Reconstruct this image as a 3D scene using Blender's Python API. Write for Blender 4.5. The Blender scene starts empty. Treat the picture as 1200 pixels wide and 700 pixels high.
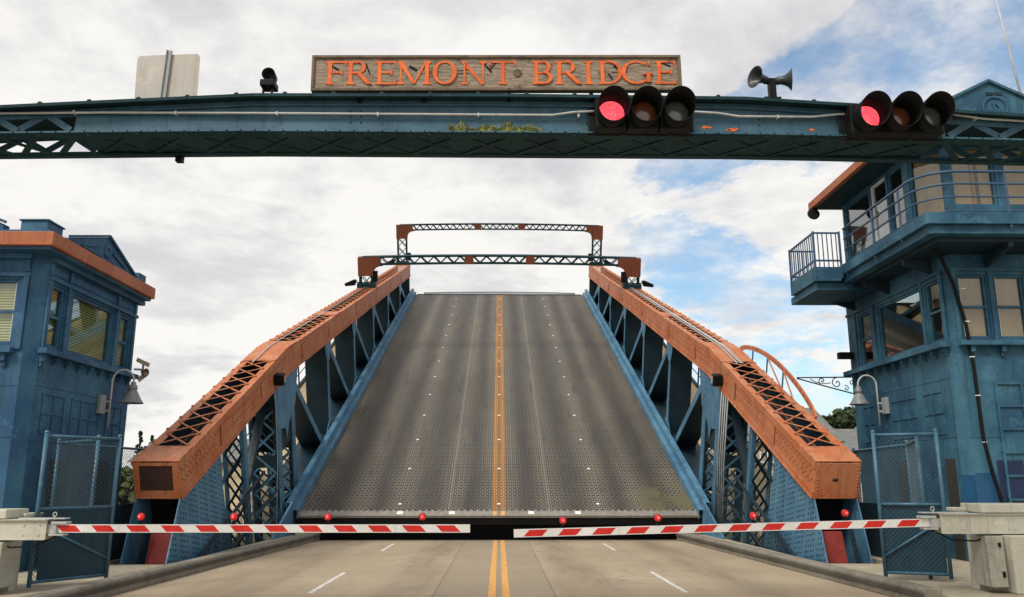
import bpy, bmesh, math, random
from mathutils import Vector, Matrix
random.seed(7)
R = math.radians
S = bpy.context.scene
COL = S.collection
V = Vector

# ------------------------------------------------------------------ camera
cam_d = bpy.data.cameras.new('camera')
cam = bpy.data.objects.new('camera', cam_d)
COL.objects.link(cam)
S.camera = cam
P, YW = R(12.46), R(0.88)
fw = V((math.sin(YW)*math.cos(P), math.cos(YW)*math.cos(P), math.sin(P)))
rt = V((math.cos(YW), -math.sin(YW), 0))
up = rt.cross(fw)
cam.matrix_world = Matrix(((rt.x, up.x, -fw.x, 0), (rt.y, up.y, -fw.y, 0), (rt.z, up.z, -fw.z, 1.72), (0, 0, 0, 1)))
cam_d.sensor_width = 36
cam_d.lens = 36*973/1200
cam_d.clip_start = 0.1
cam_d.clip_end = 6000

# ------------------------------------------------------------------ light
SUN_EL, SUN_AZ = R(48), R(215)          # azimuth clockwise from +Y: behind the camera, to the left
w = bpy.data.worlds.new('World')
S.world = w
w.use_nodes = True
nt = w.node_tree
nt.nodes.clear()
N, L = nt.nodes.new, nt.links.new
out = N('ShaderNodeOutputWorld')
sky = N('ShaderNodeTexSky'); sky.sky_type = 'NISHITA'; sky.sun_disc = False
sky.sun_elevation = SUN_EL; sky.sun_rotation = SUN_AZ
sky.air_density = 1.0; sky.dust_density = 1.6; sky.ozone_density = 0.7
bg_sky = N('ShaderNodeBackground'); bg_sky.inputs['Strength'].default_value = 0.15
tint = N('ShaderNodeMix'); tint.data_type = 'RGBA'; tint.blend_type = 'MULTIPLY'; tint.inputs['Factor'].default_value = 1.0
tint.inputs['B'].default_value = (0.90, 1.16, 1.22, 1)
L(sky.outputs[0], tint.inputs['A']); L(tint.outputs['Result'], bg_sky.inputs[0])
tc = N('ShaderNodeTexCoord')
sep = N('ShaderNodeSeparateXYZ'); L(tc.outputs['Generated'], sep.inputs[0])
def M(op, a, b=None, c=None, clamp=False):
    n = N('ShaderNodeMath'); n.operation = op; n.use_clamp = clamp
    for i, q in enumerate((a, b, c)):
        if q is None: continue
        if isinstance(q, (int, float)): n.inputs[i].default_value = q
        else: L(q, n.inputs[i])
    return n.outputs[0]
zc = M('ADD', M('MAXIMUM', sep.outputs[2], 0.0), 0.22)
cx, cy = M('DIVIDE', sep.outputs[0], zc), M('DIVIDE', sep.outputs[1], zc)
comb = N('ShaderNodeCombineXYZ'); L(cx, comb.inputs[0]); L(cy, comb.inputs[1])
def wnoise(scale, detail, rough, off, dist=0.0):
    mp = N('ShaderNodeMapping'); mp.inputs['Location'].default_value = off
    L(comb.outputs[0], mp.inputs[0])
    n = N('ShaderNodeTexNoise'); n.inputs['Scale'].default_value = scale
    n.inputs['Detail'].default_value = detail; n.inputs['Roughness'].default_value = rough
    n.inputs['Distortion'].default_value = dist
    L(mp.outputs[0], n.inputs['Vector'])
    return n.outputs['Fac']
def maprange(x, a, b, c=0.0, d=1.0, smooth=True):
    m = N('ShaderNodeMapRange'); m.interpolation_type = 'SMOOTHSTEP' if smooth else 'LINEAR'
    L(x, m.inputs[0])
    for i, q in enumerate((a, b, c, d)): m.inputs[i+1].default_value = q
    return m.outputs[0]
n1 = wnoise(1.9, 10, 0.60, (3.1, 1.7, 0), 0.2)
n2 = wnoise(1.5, 8, 0.62, (7.3, 4.2, 0), 0.3)
n3 = wnoise(4.2, 9, 0.62, (1.3, 9.2, 0))
# the cloud deck breaks up towards the east (right), where blue shows through
azf = M('DIVIDE', sep.outputs[0], M('MAXIMUM', sep.outputs[1], 0.05))
azf = M('SUBTRACT', azf, M('MULTIPLY', M('MAXIMUM', M('SUBTRACT', sep.outputs[2], 0.36), 0.0), 1.9))
east = maprange(azf, 0.06, 0.26)
behind = maprange(sep.outputs[1], -0.2, 0.1)
east = M('MULTIPLY', east, behind)
cover = M('SUBTRACT', M('ADD', n1, 0.335), M('MULTIPLY', east, 0.30))
mask = maprange(cover, 0.53, 0.62)
wisps = maprange(M('SUBTRACT', M('MULTIPLY', n3, 1.0), 0.0), 0.34, 0.66, 0.14, 0.85)
mask = M('MAXIMUM', mask, wisps)
shade = maprange(M('ADD', M('MULTIPLY', n2, 0.70), M('MULTIPLY', n3, 0.30)), 0.38, 0.58)
hgt = maprange(sep.outputs[2], 0.14, 0.46, 0.26, 0.0)
shade = M('ADD', shade, hgt, clamp=True)   # cloud pales towards the horizon
ramp = N('ShaderNodeMix'); ramp.data_type = 'RGBA'
L(shade, ramp.inputs['Factor'])
ramp.inputs['A'].default_value = (0.63, 0.63, 0.665, 1)
ramp.inputs['B'].default_value = (0.975, 0.955, 0.92, 1)
bg_cl = N('ShaderNodeBackground')
L(ramp.outputs['Result'], bg_cl.inputs[0])
bg_cl.inputs['Strength'].default_value = 1.0
mx = N('ShaderNodeMixShader')
L(mask, mx.inputs[0]); L(bg_sky.outputs[0], mx.inputs[1]); L(bg_cl.outputs[0], mx.inputs[2])
L(mx.outputs[0], out.inputs[0])

sd = bpy.data.lights.new('sun', 'SUN'); sd.energy = 3.0; sd.angle = R(20); sd.color = (1, 0.95, 0.87)
so = bpy.data.objects.new('sun', sd); COL.objects.link(so)
sdir = V((math.sin(SUN_AZ)*math.cos(SUN_EL), math.cos(SUN_AZ)*math.cos(SUN_EL), math.sin(SUN_EL)))
so.rotation_euler = sdir.to_track_quat('Z', 'Y').to_euler()
so.location = (-10, -10, 30)

S.view_settings.view_transform = 'Standard'
S.view_settings.look = 'None'
S.view_settings.gamma = 1
S.view_settings.exposure = 0.0
S.render.engine = 'CYCLES'

# ------------------------------------------------------------------ materials
MATS = {}
class NT:
    def __init__(s, name):
        s.m = bpy.data.materials.new(name); s.m.use_nodes = True
        s.t = s.m.node_tree; s.b = s.t.nodes['Principled BSDF']
        MATS[name] = s.m
    def n(s, t): return s.t.nodes.new(t)
    def l(s, a, b): s.t.links.new(a, b)
    def coord(s, scale=(1, 1, 1), kind='Object'):
        c = s.n('ShaderNodeTexCoord'); mp = s.n('ShaderNodeMapping')
        mp.inputs['Scale'].default_value = scale
        s.l(c.outputs[kind], mp.inputs[0]); return mp.outputs[0]
    def noise(s, vec, scale, detail=5, rough=0.6, dist=0):
        n = s.n('ShaderNodeTexNoise'); s.l(vec, n.inputs['Vector'])
        n.inputs['Scale'].default_value = scale; n.inputs['Detail'].default_value = detail
        n.inputs['Roughness'].default_value = rough; n.inputs['Distortion'].default_value = dist
        return n.outputs['Fac']
    def math(s, op, a, b=None, clamp=False):
        n = s.n('ShaderNodeMath'); n.operation = op; n.use_clamp = clamp
        for i, q in enumerate((a, b)):
            if q is None: continue
            if isinstance(q, (int, float)): n.inputs[i].default_value = q
            else: s.l(q, n.inputs[i])
        return n.outputs[0]
    def rng(s, x, a, b, c=0.0, d=1.0):
        m = s.n('ShaderNodeMapRange'); m.interpolation_type = 'SMOOTHSTEP'; s.l(x, m.inputs[0])
        for i, q in enumerate((a, b, c, d)): m.inputs[i+1].default_value = q
        return m.outputs[0]
    def mix(s, f, a, b):
        n = s.n('ShaderNodeMix'); n.data_type = 'RGBA'
        if isinstance(f, (int, float)): n.inputs['Factor'].default_value = f
        else: s.l(f, n.inputs['Factor'])
        for k, q in (('A', a), ('B', b)):
            if isinstance(q, tuple): n.inputs[k].default_value = (*q, 1)
            else: s.l(q, n.inputs[k])
        return n.outputs['Result']
    def bump(s, h, strength, dist=0.01):
        b = s.n('ShaderNodeBump'); b.inputs['Strength'].default_value = strength
        b.inputs['Distance'].default_value = dist
        s.l(h, b.inputs['Height']); s.l(b.outputs[0], s.b.inputs['Normal'])
    def fin(s, col, rough=0.6, metal=0.0, spec=None):
        if isinstance(col, tuple): s.b.inputs['Base Color'].default_value = (*col, 1)
        else: s.l(col, s.b.inputs['Base Color'])
        if isinstance(rough, (int, float)): s.b.inputs['Roughness'].default_value = rough
        else: s.l(rough, s.b.inputs['Roughness'])
        s.b.inputs['Metallic'].default_value = metal
        if spec is not None: s.b.inputs['Specular IOR Level'].default_value = spec
        return s.m

def paint(name, col, fade, dirt, rough=0.5, chip=0.0, chipcol=(0.2, 0.07, 0.03), scale=1.0, bump=0.12):
    """weathered paint: broad fading, vertical dirt runs, rust chips"""
    t = NT(name)
    o = t.coord(); st = t.coord((3.5, 3.5, 0.35))
    a = t.rng(t.noise(o, 0.9*scale, 6, 0.62), 0.35, 0.68)
    b = t.rng(t.noise(st, 1.6*scale, 5, 0.65), 0.50, 0.74)
    c = t.noise(o, 14*scale, 4, 0.7)
    x = t.mix(a, col, fade)
    pt = t.rng(t.noise(t.coord((1, 1, 1.6)), 2.6*scale, 8, 0.7), 0.555, 0.585, 0, 0.42)
    x = t.mix(pt, x, tuple(min(1, q*1.18) for q in fade))
    b2 = t.rng(t.noise(t.coord((9, 9, 0.5)), 1.3, 6, 0.7), 0.56, 0.68)
    x = t.mix(t.math('MULTIPLY', b2, 0.6), x, dirt)
    x = t.mix(t.math('MULTIPLY', b, 0.6), x, dirt)
    x = t.mix(t.rng(c, 0.52, 0.75, 0, 0.35), x, dirt)
    if chip:
        k = t.rng(t.noise(o, 5.5*scale, 7, 0.72), 0.72-chip, 0.75-chip)
        x = t.mix(k, x, chipcol)
    t.bump(c, bump, 0.01)
    return t.fin(x, t.rng(c, 0.3, 0.8, rough-0.08, rough+0.2), 0, 0.35)

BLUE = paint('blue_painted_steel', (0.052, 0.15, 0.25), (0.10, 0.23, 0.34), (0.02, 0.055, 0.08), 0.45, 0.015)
BLUE_D = paint('dark_blue_steel', (0.006, 0.019, 0.030), (0.010, 0.030, 0.043), (0.004, 0.011, 0.016), 0.5, 0.01)  # truss blue darkened, so the shade on near faces sits in the colour
UNDER = paint('shaded_teal_steel', (0.011, 0.034, 0.042), (0.018, 0.052, 0.062), (0.007, 0.018, 0.021), 0.6)  # gantry teal darkened: the shade of undersides is put into the colour
BLUE_G = paint('gantry_teal_steel', (0.030, 0.088, 0.132), (0.052, 0.128, 0.175), (0.014, 0.034, 0.045), 0.45, 0.02, (0.30, 0.11, 0.03))
WALL_L = paint('blue_rendered_wall', (0.013, 0.062, 0.140), (0.042, 0.135, 0.21), (0.014, 0.050, 0.062), 0.6, 0.0, scale=0.8, bump=0.2)
WALL_R = paint('teal_rendered_wall', (0.012, 0.060, 0.112), (0.045, 0.14, 0.20), (0.012, 0.042, 0.055), 0.6, 0.0, scale=0.8, bump=0.2)
FRESH = paint('fresh_blue_patch', (0.010, 0.06, 0.14), (0.013, 0.08, 0.175), (0.01, 0.045, 0.09), 0.45)
NAVY = paint('navy_patch', (0.008, 0.018, 0.055), (0.01, 0.022, 0.07), (0.006, 0.012, 0.03), 0.45)
ORANGE = paint('orange_painted_steel', (0.44, 0.125, 0.040), (0.50, 0.20, 0.095), (0.12, 0.052, 0.03), 0.55, 0.10, (0.19, 0.075, 0.04), scale=1.3)
RIVET_O = paint('orange_rivet', (0.20, 0.06, 0.03), (0.26, 0.085, 0.045), (0.10, 0.04, 0.025), 0.6)
ORANGE_D = paint('worn_orange_trim', (0.32, 0.085, 0.028), (0.40, 0.13, 0.055), (0.12, 0.045, 0.028), 0.55, 0.05, (0.12, 0.06, 0.04), scale=1.6)
BROWN = paint('brown_orange_plate', (0.17, 0.045, 0.02), (0.21, 0.062, 0.03), (0.09, 0.03, 0.016), 0.55)
RUST = paint('dark_rust_plate', (0.045, 0.020, 0.016), (0.06, 0.026, 0.02), (0.03, 0.015, 0.012), 0.7)
REDP = paint('red_lead_plate', (0.22, 0.025, 0.02), (0.27, 0.035, 0.03), (0.12, 0.03, 0.025), 0.55)
WIRE = paint('wire_blue_paint', (0.035, 0.065, 0.085), (0.045, 0.08, 0.10), (0.025, 0.045, 0.055), 0.5)
FENCE = paint('fence_blue_paint', (0.035, 0.10, 0.155), (0.06, 0.15, 0.21), (0.02, 0.05, 0.075), 0.4)
CREAM = paint('cream_enamel', (0.49, 0.47, 0.38), (0.56, 0.54, 0.45), (0.24, 0.22, 0.16), 0.45, 0.02, (0.2, 0.14, 0.08))
GREYM = paint('grey_metal', (0.26, 0.27, 0.27), (0.33, 0.34, 0.34), (0.14, 0.14, 0.13), 0.45)
GALV = paint('galvanised_steel', (0.42, 0.43, 0.41), (0.5, 0.5, 0.48), (0.28, 0.27, 0.24), 0.4)
ALU = paint('sign_back_aluminium', (0.40, 0.375, 0.33), (0.46, 0.43, 0.38), (0.30, 0.25, 0.20), 0.45)
BLACK = paint('black_enamel', (0.006, 0.0065, 0.007), (0.009, 0.0095, 0.01), (0.014, 0.014, 0.013), 0.5)
for m_ in (BLACK, UNDER): m_.node_tree.nodes['Principled BSDF'].inputs['Specular IOR Level'].default_value = 0.12
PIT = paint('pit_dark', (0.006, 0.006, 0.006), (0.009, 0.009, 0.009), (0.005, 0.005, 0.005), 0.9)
WHITE = paint('white_paint', (0.72, 0.72, 0.68), (0.78, 0.78, 0.74), (0.5, 0.48, 0.43), 0.45)
ARMW = paint('arm_white', (0.74, 0.73, 0.69), (0.80, 0.79, 0.76), (0.62, 0.60, 0.54), 0.35)
ARMR = paint('arm_red', (0.62, 0.018, 0.012), (0.66, 0.03, 0.02), (0.45, 0.02, 0.015), 0.35)
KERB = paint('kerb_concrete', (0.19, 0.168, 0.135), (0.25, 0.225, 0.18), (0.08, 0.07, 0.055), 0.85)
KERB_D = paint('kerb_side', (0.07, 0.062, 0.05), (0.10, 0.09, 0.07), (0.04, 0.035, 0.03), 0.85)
SIDEC = paint('sidewalk_concrete', (0.33, 0.285, 0.20), (0.40, 0.35, 0.26), (0.20, 0.17, 0.12), 0.85)
LIGHTSTEEL = paint('worn_end_plate', (0.20, 0.175, 0.15), (0.27, 0.245, 0.215), (0.09, 0.07, 0.055), 0.45)
WOODF = paint('sign_frame_wood', (0.12, 0.085, 0.055), (0.17, 0.125, 0.085), (0.05, 0.035, 0.025), 0.75)
LETTER = paint('sign_letter_orange', (0.66, 0.105, 0.013), (0.74, 0.16, 0.03), (0.34, 0.06, 0.012), 0.6, 0.11, (0.12, 0.06, 0.035), scale=3.0)
LAMPG = paint('lamp_grey', (0.17, 0.18, 0.19), (0.22, 0.23, 0.24), (0.10, 0.10, 0.10), 0.35)
ROOFG = paint('grey_shingle_roof', (0.14, 0.145, 0.14), (0.18, 0.18, 0.17), (0.09, 0.09, 0.085), 0.9)
REDBRN = paint('red_brown_siding', (0.20, 0.10, 0.075), (0.24, 0.12, 0.09), (0.12, 0.07, 0.05), 0.8)
SHADEC = paint('roller_shade', (0.33, 0.285, 0.215), (0.44, 0.385, 0.30), (0.22, 0.185, 0.135), 0.8, scale=0.6)
HORN = paint('horn_grey', (0.022, 0.027, 0.028), (0.035, 0.042, 0.042), (0.03, 0.03, 0.03), 0.4)
RAILB = paint('railing_dark_blue', (0.035, 0.075, 0.14), (0.05, 0.10, 0.17), (0.02, 0.045, 0.07), 0.4)
SHEET = paint('dark_blue_sheet', (0.010, 0.045, 0.075), (0.016, 0.062, 0.098), (0.010, 0.03, 0.042), 0.5)
DINGY = paint('dingy_cabinet_metal', (0.33, 0.32, 0.26), (0.42, 0.41, 0.35), (0.15, 0.14, 0.10), 0.4, 0.03, (0.10, 0.09, 0.07))
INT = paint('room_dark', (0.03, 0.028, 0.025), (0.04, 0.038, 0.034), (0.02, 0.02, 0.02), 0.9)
BARK = paint('bark', (0.06, 0.045, 0.03), (0.08, 0.06, 0.04), (0.03, 0.025, 0.02), 0.9)

def mk_blind():
    t = NT('venetian_blind'); t.fin((0.50, 0.47, 0.14), 0.5); return t.m
BLIND = mk_blind()

def mk_siding():
    t = NT('beige_siding'); o = t.coord()
    wv = t.n('ShaderNodeTexWave'); wv.bands_direction = 'Z'; wv.wave_profile = 'SAW'
    wv.inputs['Scale'].default_value = 1.6; t.l(o, wv.inputs['Vector'])
    x = t.mix(t.rng(wv.outputs['Fac'], 0.0, 0.12), (0.22, 0.18, 0.11), (0.40, 0.33, 0.215))
    x = t.mix(t.rng(t.noise(o, 1.2), 0.4, 0.75, 0, 0.4), x, (0.30, 0.25, 0.17))
    t.bump(wv.outputs['Fac'], 0.4, 0.02)
    return t.fin(x, 0.8)
SIDING = mk_siding()

def mk_plank():
    t = NT('sidewalk_planks'); o = t.coord()
    wv = t.n('ShaderNodeTexWave'); wv.bands_direction = 'Y'; wv.wave_profile = 'SAW'
    wv.inputs['Scale'].default_value = 0.7; t.l(o, wv.inputs['Vector'])
    x = t.mix(t.rng(wv.outputs['Fac'], 0.0, 0.06), (0.16, 0.13, 0.08), (0.44, 0.35, 0.215))
    x = t.mix(t.rng(t.noise(o, 1.6, 7), 0.4, 0.75, 0, 0.6), x, (0.32, 0.25, 0.15))
    return t.fin(x, 0.85)
PLANK = mk_plank()

def mk_road():
    t = NT('road_concrete'); o = t.coord()
    sp = t.n('ShaderNodeSeparateXYZ'); t.l(o, sp.inputs[0]); X, Y = sp.outputs[0], sp.outputs[1]
    a = t.noise(o, 0.35, 6, 0.6); b = t.noise(t.coord((1, 0.16, 1)), 1.7, 6, 0.66); c = t.noise(o, 26, 5, 0.75)
    f = t.noise(o, 4.5, 6, 0.7)
    x = t.mix(t.rng(a, 0.32, 0.68), (0.325, 0.26, 0.175), (0.395, 0.32, 0.225))
    x = t.mix(t.rng(b, 0.5, 0.74, 0, 0.55), x, (0.235, 0.195, 0.14))
    x = t.mix(t.rng(f, 0.52, 0.78, 0, 0.4), x, (0.24, 0.20, 0.145))
    x = t.mix(t.rng(c, 0.50, 0.82, 0, 0.5), x, (0.20, 0.165, 0.12))
    # older centre strip between two longitudinal joints
    ctr = t.math('MULTIPLY', t.math('GREATER_THAN', X, -1.02), t.math('LESS_THAN', X, 0.88))
    x = t.mix(t.math('MULTIPLY', ctr, 0.42), x, (0.235, 0.20, 0.15))
    # oil bands in the middle of the lanes, drips and stains
    oil = None
    for xx in (-4.3, -1.55, 1.5, 4.25):
        d = t.math('ABSOLUTE', t.math('SUBTRACT', X, xx)); k = t.rng(d, 0.1, 0.75, 1, 0); oil = k if oil is None else t.math('MAXIMUM', oil, k)
    x = t.mix(t.math('MULTIPLY', oil, t.rng(b, 0.35, 0.7, 0.2, 0.65)), x, (0.17, 0.14, 0.10))
    x = t.mix(t.rng(t.noise(o, 2.1, 10, 0.8), 0.60, 0.69, 0, 0.7), x, (0.12, 0.098, 0.07))
    j = None
    wob = t.math('MULTIPLY', t.math('SUBTRACT', f, 0.5), 0.03)
    for xx in (-1.02, 0.88, -3.3, 3.3):
        d = t.math('ABSOLUTE', t.math('ADD', t.math('SUBTRACT', X, xx), wob))
        k = t.rng(d, 0.004, 0.022, 0.45 if abs(xx) < 2 else 0.12, 0)
        j = k if j is None else t.math('MAXIMUM', j, k)
    ym = t.math('ABSOLUTE', t.math('SUBTRACT', t.math('PINGPONG', t.math('ADD', Y, 60.9), 2.6), 0.0))
    k = t.rng(ym, 0.008, 0.03, 0.45, 0); j = t.math('MAXIMUM', j, k)
    # hairline cracks
    vo = t.n('ShaderNodeTexVoronoi'); vo.feature = 'DISTANCE_TO_EDGE'; vo.inputs['Scale'].default_value = 0.42
    ds = t.n('ShaderNodeVectorMath'); ds.operation = 'ADD'
    nn = t.n('ShaderNodeTexNoise'); nn.inputs['Scale'].default_value = 1.4; nn.inputs['Detail'].default_value = 6; t.l(o, nn.inputs['Vector'])
    t.l(o, ds.inputs[0]); t.l(nn.outputs['Color'], ds.inputs[1]); t.l(ds.outputs[0], vo.inputs['Vector'])
    k = t.rng(vo.outputs['Distance'], 0.0, 0.012, 0.45, 0); k = t.math('MULTIPLY', k, t.rng(a, 0.45, 0.6)); j = t.math('MAXIMUM', j, k)
    x = t.mix(j, x, (0.07, 0.058, 0.045))
    # rubber and drip darkening along the pit edge
    e = t.rng(t.math('ADD', Y, t.math('MULTIPLY', f, 0.6)), 25.2, 26.7, 0, 0.6)
    x = t.mix(e, x, (0.10, 0.085, 0.06))
    t.bump(c, 0.25, 0.01)
    return t.fin(x, 0.85, 0, 0.25)
ROAD = mk_road()

def mk_lane(name, col):
    t = NT(name); o = t.coord()
    c = t.noise(o, 9, 6, 0.75)
    x = t.mix(t.rng(c, 0.47, 0.60, 0.08, 0.85), col, (0.30, 0.25, 0.18))
    return t.fin(x, 0.7)
YEL = mk_lane('yellow_road_paint', (0.78, 0.36, 0.035))
WHT = mk_lane('white_road_paint', (0.70, 0.69, 0.66))

def mk_grate():
    """open steel grating: pale bars, black cells, darker wheel tracks, orange centre lines"""
    t = NT('steel_grating'); o = t.coord()
    sp = t.n('ShaderNodeSeparateXYZ'); t.l(o, sp.inputs[0]); X, Y = sp.outputs[0], sp.outputs[1]
    br = t.n('ShaderNodeTexBrick'); t.l(o, br.inputs['Vector'])
    br.offset = 0.5; br.inputs['Scale'].default_value = 1
    br.inputs['Brick Width'].default_value = 0.15; br.inputs['Row Height'].default_value = 0.13
    br.inputs['Mortar Size'].default_value = 0.022; br.inputs['Mortar Smooth'].default_value = 0.3
    bars = br.outputs['Fac']                                # 1 on the bars
    # longitudinal bearing bars
    px = t.math('PINGPONG', X, 0.075)
    lb = t.rng(px, 0.008, 0.02, 1, 0)
    bars = t.math('MAXIMUM', bars, t.math('MULTIPLY', lb, 0.6))
    a = t.noise(t.coord((1, 0.06, 1)), 0.85, 5, 0.55)       # long bands
    b = t.noise(o, 0.7, 6, 0.6)
    c = t.noise(o, 20, 4, 0.7)
    # wheel tracks: two per lane, four lanes
    tr = None
    for xx, wd in ((-5.15, .55), (-3.75, .42), (-2.25, .55), (-0.85, .35), (0.95, .42), (2.35, .6), (3.85, .38), (5.1, .5)):
        d = t.math('ABSOLUTE', t.math('ADD', t.math('SUBTRACT', X, xx), t.math('MULTIPLY', t.math('SUBTRACT', b, 0.5), 0.3)))
        k = t.rng(d, wd*0.1, wd*1.5, 1, 0)
        tr = k if tr is None else t.math('MAXIMUM', tr, k)
    bar = t.mix(t.math('MULTIPLY', tr, 0.8), (0.235, 0.20, 0.148), (0.042, 0.036, 0.029))
    bar = t.mix(t.rng(a, 0.42, 0.66, 0, 0.55), bar, (0.15, 0.135, 0.105))
    bar = t.mix(t.rng(b, 0.5, 0.75, 0, 0.4), bar, (0.17, 0.15, 0.08))
    dy = t.math('ABSOLUTE', X)
    yl = t.math('MULTIPLY', t.math('GREATER_THAN', dy, 0.035), t.math('LESS_THAN', dy, 0.215))
    yl = t.math('MULTIPLY', yl, t.rng(b, 0.25, 0.55, 0.75, 1))
    bar = t.mix(yl, bar, (0.55, 0.24, 0.04))
    hole = t.mix(t.math('MULTIPLY', tr, 0.7), (0.022, 0.019, 0.015), (0.008, 0.007, 0.006))
    hole = t.mix(t.math('MULTIPLY', yl, 0.65), hole, (0.30, 0.12, 0.02))
    x = t.mix(bars, hole, bar)
    # welded panel patches, grime and rust blooms
    vo = t.n('ShaderNodeTexVoronoi'); vo.distance = 'CHEBYCHEV'; vo.inputs['Scale'].default_value = 1.0; t.l(t.coord((0.32, 0.175, 1)), vo.inputs['Vector'])
    sc2 = t.n('ShaderNodeSeparateColor'); t.l(vo.outputs['Color'], sc2.inputs[0])
    x = t.mix(t.math('MULTIPLY', sc2.outputs[0], 0.30), x, (0.03, 0.028, 0.024))
    x = t.mix(t.rng(t.noise(o, 0.9, 9, 0.75), 0.56, 0.68, 0, 0.45), x, (0.10, 0.075, 0.035))
    x = t.mix(t.rng(t.noise(t.coord((2.2, 0.22, 1)), 1.1, 8, 0.75), 0.5, 0.68, 0, 0.55), x, (0.022, 0.02, 0.018))
    gr = t.math('MULTIPLY', t.rng(X, 3.6, 5.4), t.rng(Y, 3.2, 1.4)); x = t.mix(t.math('MULTIPLY', gr, t.rng(b, 0.4, 0.6, 0, 0.8)), x, (0.13, 0.115, 0.05))
    # panel joints
    for xx in (-1.56, 1.58):
        d = t.math('ABSOLUTE', t.math('SUBTRACT', X, xx))
        x = t.mix(t.rng(d, 0.010, 0.028, 0.6, 0), x, (0.24, 0.225, 0.19))
    d = t.math('PINGPONG', Y, 2.9)
    x = t.mix(t.rng(d, 0.01, 0.05, 0.08, 0), x, (0.13, 0.12, 0.08))
    t.bump(bars, 0.6, 0.02)
    return t.fin(x, 0.55, 0.0, 0.4)
GRATE = mk_grate()

def mk_wood():
    t = NT('weathered_sign_wood')
    n = t.noise(t.coord((1, 6, 9)), 5, 8, 0.75); c = t.noise(t.coord(), 30, 4, 0.8)
    f = t.noise(t.coord(), 7, 6, 0.7)
    x = t.mix(t.rng(n, 0.35, 0.68), (0.13, 0.095, 0.065), (0.36, 0.29, 0.21))
    x = t.mix(t.rng(f, 0.55, 0.68, 0, 0.75), x, (0.05, 0.035, 0.025))
    x = t.mix(t.rng(c, 0.55, 0.8, 0, 0.4), x, (0.06, 0.045, 0.03))
    t.bump(n, 0.5, 0.01)
    return t.fin(x, 0.85)
WOOD = mk_wood()

def mk_moss():
    t = NT('moss_and_lichen'); c = t.noise(t.coord(), 16, 6, 0.75)
    x = t.mix(t.rng(c, 0.4, 0.6), (0.08, 0.10, 0.02), (0.42, 0.40, 0.09))
    t.bump(c, 0.8, 0.02)
    return t.fin(x, 0.95)
MOSS = mk_moss()

def glass(name, fac0=0.12, tint=(0.9, 0.93, 0.92)):
    m = bpy.data.materials.new(name); m.use_nodes = True; t = m.node_tree; t.nodes.clear()
    o = t.nodes.new('ShaderNodeOutputMaterial'); mx = t.nodes.new('ShaderNodeMixShader')
    tr = t.nodes.new('ShaderNodeBsdfTransparent'); tr.inputs[0].default_value = (*tint, 1)
    gl = t.nodes.new('ShaderNodeBsdfGlossy'); gl.inputs['Roughness'].default_value = 0.02
    lw = t.nodes.new('ShaderNodeLayerWeight'); lw.inputs[0].default_value = 0.5
    pw = t.nodes.new('ShaderNodeMath'); pw.operation = 'POWER'; pw.inputs[1].default_value = 4.0; t.links.new(lw.outputs['Facing'], pw.inputs[0])
    ad = t.nodes.new('ShaderNodeMath'); ad.operation = 'ADD'; ad.inputs[1].default_value = fac0
    nz = t.nodes.new('ShaderNodeTexNoise'); nz.inputs['Scale'].default_value = 1.3
    bp = t.nodes.new('ShaderNodeBump'); bp.inputs['Strength'].default_value = 0.03
    t.links.new(nz.outputs['Fac'], bp.inputs['Height']); t.links.new(bp.outputs[0], gl.inputs['Normal'])
    t.links.new(pw.outputs[0], ad.inputs[0]); t.links.new(ad.outputs[0], mx.inputs[0])
    t.links.new(tr.outputs[0], mx.inputs[1]); t.links.new(gl.outputs[0], mx.inputs[2])
    t.links.new(mx.outputs[0], o.inputs[0]); return m
GLASS = glass('window_glass', 0.10)
GLASS_R = glass('grimy_window_glass', 0.09, (0.9, 0.86, 0.76))

def emis(name, col, e, strength, rough=0.2):
    t = NT(name); t.fin(col, rough)
    t.b.inputs['Emission Color'].default_value = (*e, 1); t.b.inputs['Emission Strength'].default_value = strength
    return t.m
def redlens():
    t = NT('lit_red_lens'); vo = t.n('ShaderNodeTexVoronoi'); vo.inputs['Scale'].default_value = 55
    t.l(t.coord(), vo.inputs['Vector']); k = t.rng(vo.outputs['Distance'], 0.15, 0.6, 1, 0)
    t.fin((0.5, 0.01, 0.01), 0.2, 0, 0.6)
    t.l(t.mix(k, (0.95, 0.07, 0.10), (1.0, 0.17, 0.22)), t.b.inputs['Emission Color']); t.b.inputs['Emission Strength'].default_value = 1.15
    return t.m
RED_ON = redlens()
RED_HOT = emis('lit_red_lens_bright', (0.8, 0.1, 0.1), (1.0, 0.16, 0.22), 1.35)
RED_ARM = emis('lit_red_arm_light', (0.42, 0.006, 0.006), (1.0, 0.02, 0.02), 0.28)
RED_IN = emis('lit_red_arm_centre', (0.7, 0.05, 0.05), (1.0, 0.18, 0.18), 0.9)
def lens(name, c1, c2):
    t = NT(name); ch = t.n('ShaderNodeTexChecker'); ch.inputs['Scale'].default_value = 60
    t.l(t.coord(), ch.inputs['Vector'])
    t.fin(t.mix(ch.outputs['Fac'], c1, c2), 0.2, 0, 0.8); t.b.inputs['Coat Weight'].default_value = 0.5; return t.m
AMB = lens('unlit_amber_lens', (0.11, 0.03, 0.014), (0.17, 0.05, 0.022))
GRN = lens('unlit_green_lens', (0.07, 0.077, 0.065), (0.12, 0.13, 0.11))

def leafmat(name, c1, c2):
    t = NT(name); oi = t.n('ShaderNodeNewGeometry')
    x = t.mix(oi.outputs['Random Per Island'], c1, c2)
    t.fin(x, 0.7); return t.m
LEAF = leafmat('pine_foliage', (0.018, 0.035, 0.012), (0.055, 0.085, 0.025))
LEAF2 = leafmat('broadleaf_foliage', (0.04, 0.065, 0.015), (0.12, 0.14, 0.035))

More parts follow.
